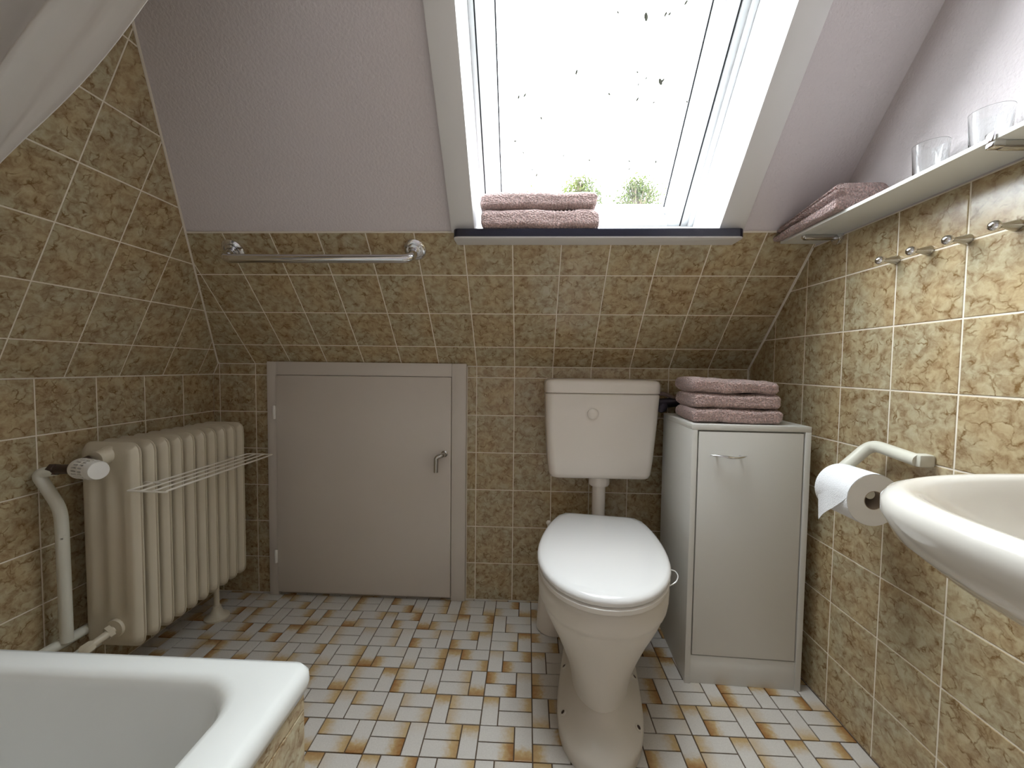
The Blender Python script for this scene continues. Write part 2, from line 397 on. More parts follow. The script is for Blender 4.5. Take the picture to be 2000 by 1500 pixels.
# right wall: tiled to 1.31 m, painted above
TTOP = 1.312
wall_right = struct(slab('wall_right', [(XR + .0025, .1, -.1), (XR + .0025, .1, SZ - .02), (XR + .0025, slope_y(ZC + .1) + .1, ZC + .1), (XR + .0025, YR - .1, ZC + .1), (XR + .0025, YR - .1, -.1)], (TH, 0, 0), 'plaster'))
slab('grout', [(XR + .0012, 0, 0), (XR + .0012, 0, SZ), (XR + .0012, slope_y(TTOP + .003), TTOP + .003), (XR + .0012, YR, TTOP + .003), (XR + .0012, YR, 0)], (.003, 0, 0), 'grout', wall_right)
yt = slope_y(TTOP)
tile_surface(wall_right, (XR, 0, 0), (0, -1, 0), (0, 0, 1), [[(0, 0), (2.1, 0), (2.1, TTOP), (-yt, TTOP), (0, SZ)]], .0065, 0)
# left knee wall
wall_left = struct(slab('wall_left', [(XL - G, .1, -.1), (XL - G, .1, TZ + .02), (XL - G, YR - .1, TZ + .02), (XL - G, YR - .1, -.1)], (-TH, 0, 0), 'grout'))
tile_surface(wall_left, (XL, 0, 0), (0, 1, 0), (0, 0, 1), [[(-1.8, 0), (0, 0), (0, TZ), (-1.8, TZ)]], .0063 - 14 * P, 0)
# left slope, tiled
tl = V((cos(TA), 0, sin(TA))); nl = V((sin(TA), 0, -cos(TA)))     # up the slope, into the room
def lsl(y, t, d=0): return V((XL, y, TZ)) + tl * t + nl * d
tmax = (ZC - TZ) / sin(TA); tb = (SZ - TZ) / sin(TA); tmx = (ZC + .12 - TZ) / sin(TA)
wall_ls = struct(slab('wall_left_slope', [lsl(.1, -.02, -G), lsl(.1, tb, -G), lsl(slope_y(ZC + .12) + .1, tmx, -G), lsl(YR - .1, tmx, -G), lsl(YR - .1, -.02, -G)], -nl * TH, 'grout'))
TL = 1.28
tile_surface(wall_ls, (XL, 0, TZ), (0, 1, 0), tl, [[(-1.8, 0), (0, 0), (0, tb), (slope_y(TZ + TL * sin(TA)), TL), (-1.8, TL)]], -.676 - 8 * P, -.0432)
# ceiling and rear wall
struct(slab('ceiling', [(XL - .1, -1.12, ZC), (XR + .1, -1.12, ZC), (XR + .1, YR - .1, ZC), (XL - .1, YR - .1, ZC)], (0, 0, TH), 'ceiling_paint'))
struct(slab('wall_rear', [(XL - .2, YR, -.1), (XR + .2, YR, -.1), (XR + .2, YR, ZC + .1), (XL - .2, YR, ZC + .1)], (0, -TH, 0), 'plaster'))
# back slope (painted), with the roof window hole
OX0, OX1, OT0, OT1 = -.112, .600, .545, 1.56
T_TILE = (1.349 - SZ) / sin(SA); T_END = (ZC + .1 - SZ) / sin(SA)
bm = nb()
for x0, x1, t0, t1 in ((XL - .2, OX0 - .006, -.01, T_END), (OX1 + .006, XR + .15, -.01, T_END), (OX0 - .006, OX1 + .006, -.01, OT0 - .10), (OX0 - .006, OX1 + .006, OT1 + .06, T_END)):
    box(bm, (x0, t0, .0), (x1, t1, .23), xf=lambda c: slope(c.x, c.y, c.z + (.004 if c.y < T_TILE - .05 and c.z < .001 else 0)))
box(bm, (OX0 - .006, OT0 - .101, .0), (OX1 + .006, OT0 - .003, .01), xf=lambda c: slope(c.x, c.y, c.z + .004))
box(bm, (OX0 - .006, OT1 + .003, .0), (OX1 + .006, OT1 + .061, .02), xf=lambda c: slope(c.x, c.y, c.z))
wall_slope = struct(obj('wall_back_slope', bm, 'plaster', smooth=None))
bm = nb()
box(bm, (xs - .02, .0, .0012), (XR + .02, T_TILE + .002, .006), xf=lambda c: slope(c.x, c.y, c.z))
obj('grout', bm, 'grout', wall_slope, None)
xt = lslope_x(1.349)
tile_surface(wall_slope, (0, 0, SZ), (1, 0, 0), slope(0, 1) - V((0, 0, SZ)), [[(xs, 0), (XR, 0), (XR, T_TILE), (xt, T_TILE)]], 0, -.0528)
# caulk beads in the corners
def bead(name, a, b, r, parent):
    bm = nb(); tube(bm, [a, b], r, 8); return obj(name, bm, 'caulk', parent)
bead('caulk_bead', (XR, .0, SZ), (XR, yt, TTOP), .0035, wall_right)
bead('caulk_bead', (XR, 0, 0), (XR, 0, SZ), .002, wall_right)
bead('caulk_bead', lsl(0, tb), lsl(slope_y(TZ + TL * sin(TA)), TL), .0035, wall_ls)
bead('caulk_bead', lsl(0, 0), lsl(0, tb), .002, wall_ls)
bead('caulk_bead', (XL, 0, TZ), (XL, -1.8, TZ), .0022, wall_left)
bead('caulk_bead', (xs, 0, SZ), (XR, 0, SZ), .002, wall_back)
bead('caulk_bead', (xt, slope_y(1.349), 1.349), (XR, slope_y(1.349), 1.349), .003, wall_slope)

# floor mosaic: basket pattern, one horizontal pair then one upright piece
FX, FY = .1378, .0932
floor_full = []; floor_rest = []
fj = .0032
reg = [(XL, YR), (XR, YR), (XR, 0), (XL, 0)]
def floor_cells():
    for r in range(-26, 7):
        y1 = -.383 + r * FY; y0 = y1 - FY
        A = (r % 2 == 0)
        for k in range(-11, 8):
            x0 = .0765 + k * FX; wv = FX / 3
            if A: hs, hv = x0, x0 + 2 * wv
            else: hs, hv = x0 + wv, x0
            yield (hs, y0, hs + 2 * wv, y0 + FY / 2, 'h'); yield (hs, y0 + FY / 2, hs + 2 * wv, y1, 'h')
            yield (hv, y0, hv + wv, y1, 'v')
def seen(c_):
    x, y = c_
    if y > 0 or x < XL or x > XR: return False
    d = RW.transposed() @ (V((x, y, 0)) - CAM)
    if d.y < .05: return False
    px = 1000 + FPX * d.x / d.y; py = 750 - FPX * d.z / d.y
    if not (-40 < px < 2040 and py < 1540): return False
    return not (py > 1275 and px < 590)          # behind the bathtub rim
stuff_v, stuff_f, stuff_uv, stuff_r = [], [], [], []
cnt = 0
cells = []
for (x0, y0, x1, y1, kd) in floor_cells():
    q = clip([(x0 + fj / 2, y0 + fj / 2), (x1 - fj / 2, y0 + fj / 2), (x1 - fj / 2, y1 - fj / 2), (x0 + fj / 2, y1 - fj / 2)], reg)
    if len(q) < 3 or area2(q) < 3e-5: continue
    cells.append((x0, y0, x1, y1, kd, q))
vis = [c_ for c_ in cells if seen(((c_[0] + c_[2]) / 2, (c_[1] + c_[3]) / 2))]
vis.sort(key=lambda c_: (V(((c_[0] + c_[2]) / 2, (c_[1] + c_[3]) / 2, 0)) - CAM).length)
hidden = lambda x, y: (.15 < x < .34 and -.55 < y < -.15) or (.55 < x < .86 and y > -.37)
vis = [c_ for c_ in vis if not hidden((c_[0] + c_[2]) / 2, (c_[1] + c_[3]) / 2)]
single = set(id(c_) for c_ in vis[:298])
for c_ in cells:
    x0, y0, x1, y1, kd, q = c_
    cx, cy = (x0 + x1) / 2, (y0 + y1) / 2
    rn = random.choice((.1, .3, .4, .5, .65, .8, .95, 1.0)); flip = random.random() < .5
    L_, W_ = (x1 - x0, y1 - y0) if kd == 'h' else (y1 - y0, x1 - x0)
    ang = (0 if kd == 'h' else PI / 2) + (PI if flip else 0)
    ca, sa_ = cos(-ang), sin(-ang)
    loc = [((p[0] - cx) * ca - (p[1] - cy) * sa_, (p[0] - cx) * sa_ + (p[1] - cy) * ca) for p in q]
    full = abs(area2(q) - (x1 - x0 - fj) * (y1 - y0 - fj)) < 1e-8
    if id(c_) in single:
        me = tile_mesh(loc, .006, .0009, (L_, W_), rn, ('f', kd, rn) if full else None)
        t = link('floor_tile', me, 'mosaic_tile', floor)
        t.location = (cx, cy, random.uniform(-.0003, .0003)); t.rotation_euler = (random.uniform(-.002, .002), random.uniform(-.002, .002), ang)
    else:
        me = tile_mesh(loc, .006, .0009, (L_, W_), rn, None)
        R_ = Matrix.Translation((cx, cy, 0)) @ Matrix.Rotation(ang, 4, 'Z'); b0 = len(stuff_v)
        for v in me.vertices: stuff_v.append(R_ @ v.co); stuff_uv.append((v.co.x / L_ + .5, v.co.y / W_ + .5)); stuff_r.append(rn)
        for p in me.polygons: stuff_f.append([b0 + i for i in p.vertices])
        bpy.data.meshes.remove(me)
me = bpy.data.meshes.new('floor_tiles_rest'); me.from_pydata(stuff_v, [], stuff_f); me.update()
l = me.uv_layers.new(name='uv')
for lp in me.loops: l.data[lp.index].uv = stuff_uv[lp.vertex_index]
a = me.attributes.new('rnd', 'FLOAT', 'POINT')
for i, d in enumerate(a.data): d.value = stuff_r[i]
t = link('floor_tiles_rest', me, 'mosaic_tile', floor); t['kind'] = 'stuff'

# ================================================================== ROOF WINDOW
win = bpy.data.objects.new('window_1', None); COL.objects.link(win); struct(win); win.location = slope(.244, OT0)
def sbox(bm, lo, hi, bev=0.0): return box(bm, lo, hi, bev, xf=lambda c: slope(c.x, c.y, c.z))
def part(name, lo, hi, m, bev=0.0, parent=win): bm = nb(); sbox(bm, lo, hi, bev); return obj(name, bm, m, parent)
WD = .20
# reveal boards
for x in (OX0 - .012, OX1):
    bm = nb(); poly_prism(bm, [slope(x, *q) for q in ((.535, -.002), (.40, .20), (.40, .30), (OT1 + .05, .30), (OT1, -.002))], (.012, 0, 0)); obj('reveal_board', bm, 'white_frame', win)
bm = nb(); q = [(OX0, .540, .001), (OX0, .455, WD + .06), (OX0, .41, WD + .06), (OX0, .51, .016)]
poly_prism(bm, [slope(*p) for p in q], (OX1 - OX0, 0, 0)); obj('reveal_board', bm, 'white_frame', win)
bm = nb(); q = [(OX0, OT1, .0), (OX0, OT1 + .06, WD + .06), (OX0, OT1 + .10, WD + .06), (OX0, OT1 + .04, .0)]
poly_prism(bm, [slope(*p) for p in q], (OX1 - OX0, 0, 0)); obj('reveal_board', bm, 'white_frame', win)
# casing boards on the slope
part('casing', (OX0 - .070, .545, -.014), (OX0, OT1 + .07, .002), 'trim_paint', .003)
part('casing', (OX1, .545, -.014), (OX1 + .072, OT1 + .07, .002), 'trim_paint', .003)
part('casing', (OX0, OT1, -.014), (OX1, OT1 + .07, .002), 'trim_paint', .003)
# outer frame
FT0, FT1 = .44, OT1 + .06
part('frame', (OX0, FT0, WD), (OX0 + .014, FT1, WD + .09), 'white_frame', .002)
part('frame', (OX1 - .032, FT0, WD), (OX1, FT1, WD + .09), 'white_frame', .002)
part('frame', (OX1 - .012, FT0, WD - .02), (OX1, FT1, WD), 'white_frame', .002)
part('frame', (OX0, FT1 - .04, WD), (OX1, FT1, WD + .09), 'white_frame', .002)
part('frame', (OX0, FT0 - .02, WD), (OX1, FT0 + .02, WD + .09), 'white_frame', .002)
# sash
sash = bpy.data.objects.new('sash', None); COL.objects.link(sash); sash.parent = win; sash.location = (0, 0, 0)
SX0, SX1, ST0, ST1 = -.094, .563, .468, FT1 - .045
GX0, GX1, GT0, GT1 = -.046, .505, .530, ST1 - .06
for lo, hi in (((SX0, ST0, WD), (GX0 - .010, ST1, WD + .07)), ((GX1 + .018, ST0, WD), (SX1, ST1, WD + .07)),
               ((GX0 - .010, ST0, WD), (GX1 + .018, GT0 - .022, WD + .07)), ((GX0 - .010, GT1 + .016, WD), (GX1 + .018, ST1, WD + .07))):
    part('sash_rail', lo, hi, 'white_frame', .003, sash)
def bead_s(q, ext):   # bevelled glazing bead
    bm = nb(); poly_prism(bm, [slope(*p) for p in q], ext); obj('glazing_bead', bm, 'white_frame', sash)
dt = (slope(0, GT1 + .02) - slope(0, GT0 - .025))
bead_s([(GX0 - .012, GT0 - .025, WD + .004), (GX0, GT0 - .025, WD + .022), (GX0, GT0 - .025, WD + .05), (GX0 - .012, GT0 - .025, WD + .05)], dt)
bead_s([(GX1 + .02, GT0 - .025, WD + .004), (GX1, GT0 - .025, WD + .022), (GX1, GT0 - .025, WD + .05), (GX1 + .02, GT0 - .025, WD + .05)], dt)
bead_s([(GX0, GT0 - .025, WD + .004), (GX0, GT0, WD + .022), (GX0, GT0, WD + .05), (GX0, GT0 - .025, WD + .05)], (GX1 - GX0, 0, 0))
bead_s([(GX0, GT1 + .02, WD + .004), (GX0, GT1, WD + .022), (GX0, GT1, WD + .05), (GX0, GT1 + .02, WD + .05)], (GX1 - GX0, 0, 0))
gd = WD + .03
part('glass_pane', (GX0 - .004, GT0 - .004, gd), (GX1 + .004, GT1 + .004, gd + .004), 'pane_glass', 0, sash)
# dark seals: round the pane and in the gap between sash and frame
for lo, hi in (((GX0 - .001, GT0, gd - .006), (GX0 + .004, GT1, gd)), ((GX1 - .004, GT0, gd - .006), (GX1 + .001, GT1, gd))):
    part('pane_seal', lo, hi, 'gasket', 0, sash)
for lo, hi in (((OX0 + .014, FT0, WD + .006), (SX0, FT1, WD + .06)), ((SX1, FT0, WD + .006), (OX1 - .032, FT1, WD + .06))):
    part('frame_seal', lo, hi, 'gasket', 0, win)
bm = nb()
SP = [(1262, 33, 9), (1300, 28, 4), (1308, 27, 3), (1340, 5, 4), (1126, 141, 5), (1290, 160, 9), (1294, 158, 5), (1190, 184, 3), (1013, 190, 4), (1025, 186, 4), (1057, 231, 3),
      (1245, 194, 4), (1277, 200, 2), (1048, 342, 4), (1151, 313, 3), (1229, 315, 3), (1281, 316, 3), (1006, 276, 3), (1207, 24, 2), (1247, 165, 2), (1245, 141, 2), (1040, 332, 2), (1262, 153, 2), (1022, 298, 2), (1342, 199, 2), (1330, 258, 2), (1101, 304, 2), (1229, 330, 2)]
for px, py, s in SP:
    c_ = on_slope(px, py, gd + .006); L_ = s * .0008 + .0024; a = random.uniform(.6, 2.2) if s > 3 else random.uniform(0, 3)
    u = V((cos(a), 0, 0)) + (slope(0, 1) - slope(0, 0)) * sin(a); n = V((0, sin(SA), cos(SA))); v_ = n.cross(u)
    lp = [c_ + u * (L_ * cos(k * PI / 4)) + v_ * (L_ * .5 * sin(k * PI / 4)) for k in range(8)]
    loft(bm, [lp, [p + n * .0012 for p in lp]])
o = obj('seed_specks', bm, 'speck', sash); o['kind'] = 'stuff'
# sill board: dark slab over a white underside
sill = tag(thing('window_sill', 'dark navy sill board with white underside below the roof window', 'window sill', (.243, -.37, 1.32)), 'dark navy sill board with white underside below the roof window', 'window sill')
SZT = 1.346
bm = nb(); lo = rrect(-.172, .664, -.400, -.28, .014); loft(bm, [[V((x, y, 1.3235)) for x, y in lo], [V((x, y, 1.343)) for x, y in lo], [V((x * .998 + .0005, y * .998 - .0005, SZT)) for x, y in lo]]); obj('sill_slab', bm, 'sill_dark', sill, 50)
bm = nb(); lo = rrect(-.172, .664, -.399, -.28, .016); loft(bm, [[V((x * .994 + .001, y + .004, 1.3185)) for x, y in lo], [V((x, y, 1.3205)) for x, y in lo], [V((x, y, 1.3235)) for x, y in lo]]); obj('sill_underboard', bm, 'sill_white', sill, 50)

# ================================================================== HATCH DOOR IN THE KNEE WALL
hatch = struct(bpy.data.objects.new('door_1', None)); COL.objects.link(hatch); hatch.location = ((HX0 + HX1) / 2, 0, 0)
LX0, LX1, LZ0, LZ1 = -.951, -.247, .018, .900
def hbox(name, lo, hi, m='hatch_paint', bev=.002, parent=hatch): bm = nb(); box(bm, lo, hi, bev); return obj(name, bm, m, parent)
hbox('door_frame', (HX0, -.020, 0), (LX0 - .0012, .012, HZ), 'hatch_trim', bev=.003)
hbox('door_frame', (LX1 + .0012, -.022, 0), (HX1, .012, HZ), 'hatch_trim', bev=.004)
hbox('door_frame', (LX0 - .0012, -.020, LZ1 + .0012), (LX1 + .0012, .012, HZ), 'hatch_trim', bev=.002)
hbox('rebate', (LX0 - .004, .000, .0), (LX1 + .004, .010, LZ1 + .004), 'hatch_paint', 0)
leaf = hbox('door_leaf', (LX0, -.026, LZ0), (LX1, -.001, LZ1), bev=.0025)
for z in (.751, .165):
    bm = nb(); lathe(bm, [(.001, -.0275), (.006, -.026), (.0065, 0), (.0065, .024), (.005, .0275)], (LX0 - .006, -.027, z), seg=12)
    box(bm, (LX0 - .014, -.024, z - .02), (LX0 - .004, -.019, z + .02)); obj('hinge', bm, 'valve_white', hatch)
bm = nb(); lathe(bm, [(.013, 0), (.013, .003), (.008, .007), (.008, .012)], (-.272, -.026, .598), (0, -1, 0), 16)
tube(bm, bend_path([(-.272, -.03, .598), (-.274, -.058, .598), (-.297, -.062, .592), (-.298, -.062, .533)], .012), .0088, 14)
obj('door_handle', bm, 'steel', hatch)

# ================================================================== BATHTUB
TX0, TX1, TY0, TY1, TZR = XL + .012, -.300, -2.45, -.940, .450
tub = thing('bathtub', 'white enamel bathtub with rounded inner corners beside the radiator', 'bathtub', ((TX0 + TX1) / 2, (TY0 + TY1) / 2, 0))
bm = nb()
def ring(x0, x1, y0, y1, r, z, n=8): return [V((x, y, z)) for x, y in rrect(x0, x1, y0, y1, r, n)]
L_ = [ring(TX0 + .004, TX1 - .010, TY0 + .01, TY1 - .010, .020, .408), ring(TX0, TX1 - .003, TY0, TY1 - .003, .022, .412), ring(TX0, TX1, TY0, TY1, .024, .425),
      ring(TX0, TX1 - .001, TY0, TY1 - .001, .024, .438), ring(TX0 + .002, TX1 - .007, TY0 + .006, TY1 - .007, .022, .447), ring(TX0 + .004, TX1 - .016, TY0 + .014, TY1 - .016, .020, TZR)]
L_ += [ring(TX0 + .05, TX1 - .068, TY0 + .07, TY1 - .038, .080, TZR - .001), ring(TX0 + .056, TX1 - .076, TY0 + .08, TY1 - .045, .082, .4465), ring(TX0 + .061, TX1 - .082, TY0 + .088, TY1 - .051, .084, .438),
       ring(TX0 + .064, TX1 - .085, TY0 + .093, TY1 - .054, .085, .425), ring(TX0 + .078, TX1 - .099, TY0 + .15, TY1 - .068, .09, .33), ring(TX0 + .10, TX1 - .118, TY0 + .24, TY1 - .092, .10, .19), ring(TX0 + .125, TX1 - .14, TY0 + .31, TY1 - .12, .10, .12), ring(TX0 + .16, TX1 - .17, TY0 + .36, TY1 - .155, .09, .085),
       ring(TX0 + .22, TX1 - .23, TY0 + .42, TY1 - .22, .08, .072)]
loft(bm, L_, False, True)
obj('tub_shell', bm, 'tub_enamel', tub, 60)
bm = nb()
AX, AY = TX1 - .012, TY1 - .012
box(bm, (AX - .030, TY0, 0), (AX - .004, AY - .004, .410)); box(bm, (TX0, AY - .030, 0), (AX - .030, AY - .004, .410))
apron = obj('apron', bm, 'grout', tub)
def apron_tiles():
    j = .0016
    for face in (0, 1):
        rng = range(0, 8) if face == 0 else range(0, 6)
        for i in rng:
            for z0, z1 in ((0, .072), (.072, .222), (.222, .372), (.372, .410)):
                a0 = i * P; a1 = a0 + P
                lim = AY - TY0 if face == 0 else AX - TX0
                a1 = min(a1, lim)
                if a1 - a0 < .01: continue
                q = [(a0 + j, z0 + j), (a1 - j, z0 + j), (a1 - j, z1 - j), (a0 + j, z1 - j)]
                cc = ((a0 + a1) / 2, (z0 + z1) / 2)
                me = tile_mesh([(p[0] - cc[0], p[1] - cc[1]) for p in q], .006, .0012)
                t = link('tile', me, 'marbled_tile', apron)
                if face == 0: B = Matrix(((0, -1, 0), (0, 0, 1), (-1, 0, 0))); pos = V((AX, AY - cc[0], cc[1]))
                else: B = Matrix(((-1, 0, 0), (0, 0, 1), (0, 1, 0))); pos = V((AX - cc[0], AY, cc[1]))
                if face == 0: B = Matrix(((0, 1, 0), (0, 0, 1), (1, 0, 0)))
                t.matrix_local = Matrix.Translation(pos - root_loc(apron)) @ B.transposed().to_4x4()
apron_tiles()

# ================================================================== TOILET
toilet = thing('toilet', 'white pedestal toilet with closed lid beside the tall cabinet', 'toilet', (.316, -.150, 0), -.1526)
def egg(hw, yf, yb, z, n=40, hb=None, p=2.1, frac=.49):
    """toilet plan: half width hw, front yf (negative), back yb; hb half width at the back"""
    hb = hw if hb is None else hb; out = []
    L_ = yb - yf; ym = yf + L_ * frac; kk = math.sqrt(max(0, 1 - (hb / hw) ** 2)) if hb < hw else 0
    side = lambda t: hw * math.sqrt(1 - (t * kk) ** 2) if hb < hw else hw + (hb - hw) * t * t
    m = n // 2
    pts = []
    for k in range(m + 1):                  # front arc from +x to -x
        a = PI * k / m; ca_, sa_ = cos(a), sin(a)
        pts.append((hw * math.copysign(abs(ca_) ** (2 / p), ca_), ym - (ym - yf) * abs(sa_) ** (2 / p)))
    for k in range(1, 10):                  # left side to back
        t = k / 10; pts.append((-side(t), ym + (yb - ym) * t))
    rb = min(.03, hb * .4)
    pts += [(-hb, yb - rb * .6), (-hb + rb * .3, yb - rb * .12), (-hb + rb, yb), (0, yb), (hb - rb, yb), (hb - rb * .3, yb - rb * .12), (hb, yb - rb * .6)]
    for k in range(9, 0, -1):
        t = k / 10; pts.append((side(t), ym + (yb - ym) * t))
    return [V((x, y, z)) for x, y in pts]
bm = nb()
S_ = [(.004, .076, -.475, -.10, .070), (.05, .077, -.470, -.09, .074), (.09, .081, -.466, -.08, .078), (.14, .094, -.470, -.07, .084), (.19, .115, -.482, -.06, .092), (.23, .133, -.496, -.05, .10), (.266, .150, -.512, -.045, .11),
      (.295, .162, -.526, -.04, .118), (.312, .167, -.533, -.035, .122), (.322, .169, -.537, -.03, .125), (.328, .174, -.543, -.03, .125), (.340, .176, -.546, -.03, .128), (.375, .177, -.548, -.03, .13), (.384, .172, -.543, -.03, .13)]
loft(bm, [egg(hw, yf, yb, z, hb=hb, frac=.45) for z, hw, yf, yb, hb in S_])
obj('pedestal', bm, 'ceramic', toilet, 50, local=True)
bm = nb()
S_ = [(0, .113, -.556, -.09, .105), (.024, .1145, -.558, -.088, .106), (.036, .113, -.555, -.09, .105), (.046, .107, -.545, -.095, .100), (.056, .096, -.525, -.10, .092), (.066, .082, -.498, -.11, .08), (.078, .070, -.474, -.12, .07), (.095, .062, -.455, -.13, .06)]
loft(bm, [egg(hw, yf, yb, z, hb=hb, frac=.42, p=2.3) for z, hw, yf, yb, hb in S_])
from mathutils.bvhtree import BVHTree
bm.normal_update(); ped_bvh = BVHTree.FromBMesh(bm)
obj('foot_plate', bm, 'ceramic', toilet, 60, local=True)
bm = nb()
loft(bm, [egg(.172, -.547, -.03, .384, hb=.128), egg(.180, -.554, -.028, .389, hb=.131), egg(.181, -.555, -.028, .400, hb=.131), egg(.176, -.549, -.03, .404, hb=.129)])
obj('seat', bm, 'seat_ring', toilet, 50, local=True)
bm = nb()
loft(bm, [egg(.178, -.548, -.028, .404, hb=.131), egg(.182, -.553, -.026, .408, hb=.133), egg(.1825, -.5535, -.026, .416, hb=.133), egg(.180, -.550, -.028, .422, hb=.131), egg(.173, -.543, -.032, .4265, hb=.127),
          egg(.155, -.522, -.045, .429, hb=.112), egg(.10, -.46, -.08, .4305, hb=.07), egg(.04, -.38, -.15, .431, hb=.03)])
obj('lid', bm, 'seat_plastic', toilet, 60, local=True)
for s in (-1, 1):
    bm = nb(); lathe(bm, [(.010, -.02), (.012, -.018), (.012, .018), (.010, .02)], (s * .075, -.008, .40), (1, 0, 0), 14); obj('hinge', bm, 'seat_plastic', toilet, 40, local=True)
for x, y in ((-.100, -.285), (-.093, -.445), (.093, -.450), (.100, -.285)):
    hp, n_, _, _ = ped_bvh.ray_cast(V((x, y, .12)), V((0, 0, -1))); x, y, z = hp
    if n_.z < 0: n_ = -n_
    bm = nb(); lathe(bm, [(.0095, -.006), (.0095, .002), (.0055, .003), (.0055, -.002)], (x, y, z), n_, 14, False); h = obj('screw_hole', bm, 'ceramic', toilet, 40, local=True)
    bm = nb(); lathe(bm, [(.0056, -.001), (.0056, .0018)], (x, y, z), n_, 12); obj('screw', bm, 'brown_metal', h, 40, local=True)

# cistern
cis = thing('cistern', 'white wall cistern with round flush button above the toilet', 'cistern', (.318, -.09, .546))
def cring(x0, x1, y0, y1, r, z): return [V((x, y, z)) for x, y in rrect(x0, x1, y0, y1, r, 6)]
bm = nb()
loft(bm, [cring(.155, .478, -.145, -.010, .02, .546), cring(.140, .490, -.160, -.008, .024, .552), cring(.133, .496, -.166, -.006, .026, .566), cring(.127, .502, -.168, -.006, .026, .62),
          cring(.120, .512, -.170, -.006, .026, .74), cring(.1165, .519, -.171, -.006, .026, .848), cring(.122, .514, -.167, -.008, .022, .8525)])
obj('tank', bm, 'cistern_plastic', cis, 50)
bm = nb()
loft(bm, [cring(.122, .514, -.166, -.008, .022, .853), cring(.1155, .520, -.172, -.005, .026, .856), cring(.1150, .5205, -.172, -.005, .026, .884), cring(.118, .518, -.169, -.006, .026, .895), cring(.128, .508, -.160, -.010, .024, .901), cring(.20, .43, -.11, -.05, .02, .904)])
obj('tank_lid', bm, 'cistern_plastic', cis, 50)
bm = nb(); lathe(bm, [(.0235, -.004), (.0235, .0015), (.0195, .002), (.0195, .001)], (.281, -.1705, .783), (0, -1, 0), 28); lathe(bm, [(.019, 0), (.0185, .005), (.014, .009), (.006, .011), (.001, .0113)], (.281, -.1705, .783), (0, -1, 0), 28)
obj('flush_button', bm, 'cistern_plastic', cis, 40)
bm = nb(); lathe(bm, [(.036, 0), (.0385, -.004), (.0385, -.020), (.0385, -.034), (.035, -.040), (.026, -.041)], (.322, -.095, .550), seg=24); fp = obj('flush_pipe', bm, 'cistern_plastic', cis, 40)
bm = nb(); tube(bm, bend_path([(.322, -.095, .53), (.322, -.095, .345), (.312, -.200, .335)], .05, 8), .0245, 16); obj('pipe', bm, 'cistern_plastic', fp, 40)

# rim freshener hanger and brush
hg = nb(); tube(hg, bend_path([(.425, -.500, .398), (.446, -.500, .399), (.459, -.502, .397), (.464, -.512, .388), (.456, -.520, .377), (.444, -.524, .371), (.432, -.524, .366)], .006, 4), .0016, 8)
tag(obj('rim_hanger', hg, 'seat_plastic', None, base=(.44, -.53, .36)), 'thin white plastic hanger clipped over the toilet rim', 'hanger')
br = thing('toilet_brush', 'white toilet brush pot on the floor behind the toilet', 'toilet brush', (.158, -.155, 0))
bm = nb(); lathe(bm, [(.059, 0), (.062, .004), (.0615, .012), (.055, .12), (.052, .22), (.050, .235), (.044, .236), (.044, .02)], (.158, -.155, 0), seg=32); obj('brush_pot', bm, 'pot_plastic', br)
bm = nb(); tube(bm, [(.158, -.155, .08), (.157, -.150, .30), (.136, -.135, .372)], .007, 10); lathe(bm, [(.007, 0), (.009, .003), (.009, .009), (.006, .013), (.001, .014)], (.136, -.135, .370), seg=14); obj('brush_handle', bm, 'pot_plastic', br)

# ================================================================== TALL CABINET
CW, CDp, CH = .330, .290, .783
cab = thing('tall_cabinet', 'narrow white cabinet with one door between toilet and tiled wall', 'cabinet', (.535, -.397, 0), -.045)
def cbox(name, lo, hi, m='melamine', bev=.0008, parent=cab): bm = nb(); box(bm, lo, hi, bev); return obj(name, bm, m, parent, local=True)
cbox('side_panel', (0, 0, 0), (.016, CDp, CH - .016)); cbox('side_panel', (CW - .016, 0, 0), (CW, CDp, CH - .016))
cbox('top_panel', (0, 0, CH - .016), (CW, CDp, CH)); cbox('plinth', (.016, .004, 0), (CW - .016, .020, .086)); cbox('back_panel', (.016, CDp - .006, .02), (CW - .016, CDp, CH - .016), 'cabinet_inside', 0)
cbox('door_stop', (.016, .019, .086), (CW - .016, .022, CH - .016), 'cabinet_inside', 0)
cbox('bottom_shelf', (.016, .022, .074), (CW - .016, CDp - .006, .088), 'cabinet_inside', 0)
door = cbox('cabinet_door', (.0200, .0010, .0905), (CW - .0200, .0170, CH - .0205), 'melamine', .0008)
bm = nb(); tube(bm, smooth_path([(.052, -.004, .694), (.066, -.012, .6945), (.085, -.018, .694), (.103, -.020, .692), (.121, -.018, .692), (.140, -.012, .693), (.154, -.004, .694)], 5), .003, 10, rf=lambda q: .0012 + .0026 * sin(PI * q) ** .6)
for x in (.070, .136): tube(bm, [(x, .004, .6935), (x, -.013, .6935)], .0028, 8)
obj('handle', bm, 'chrome', door, 40, local=True)

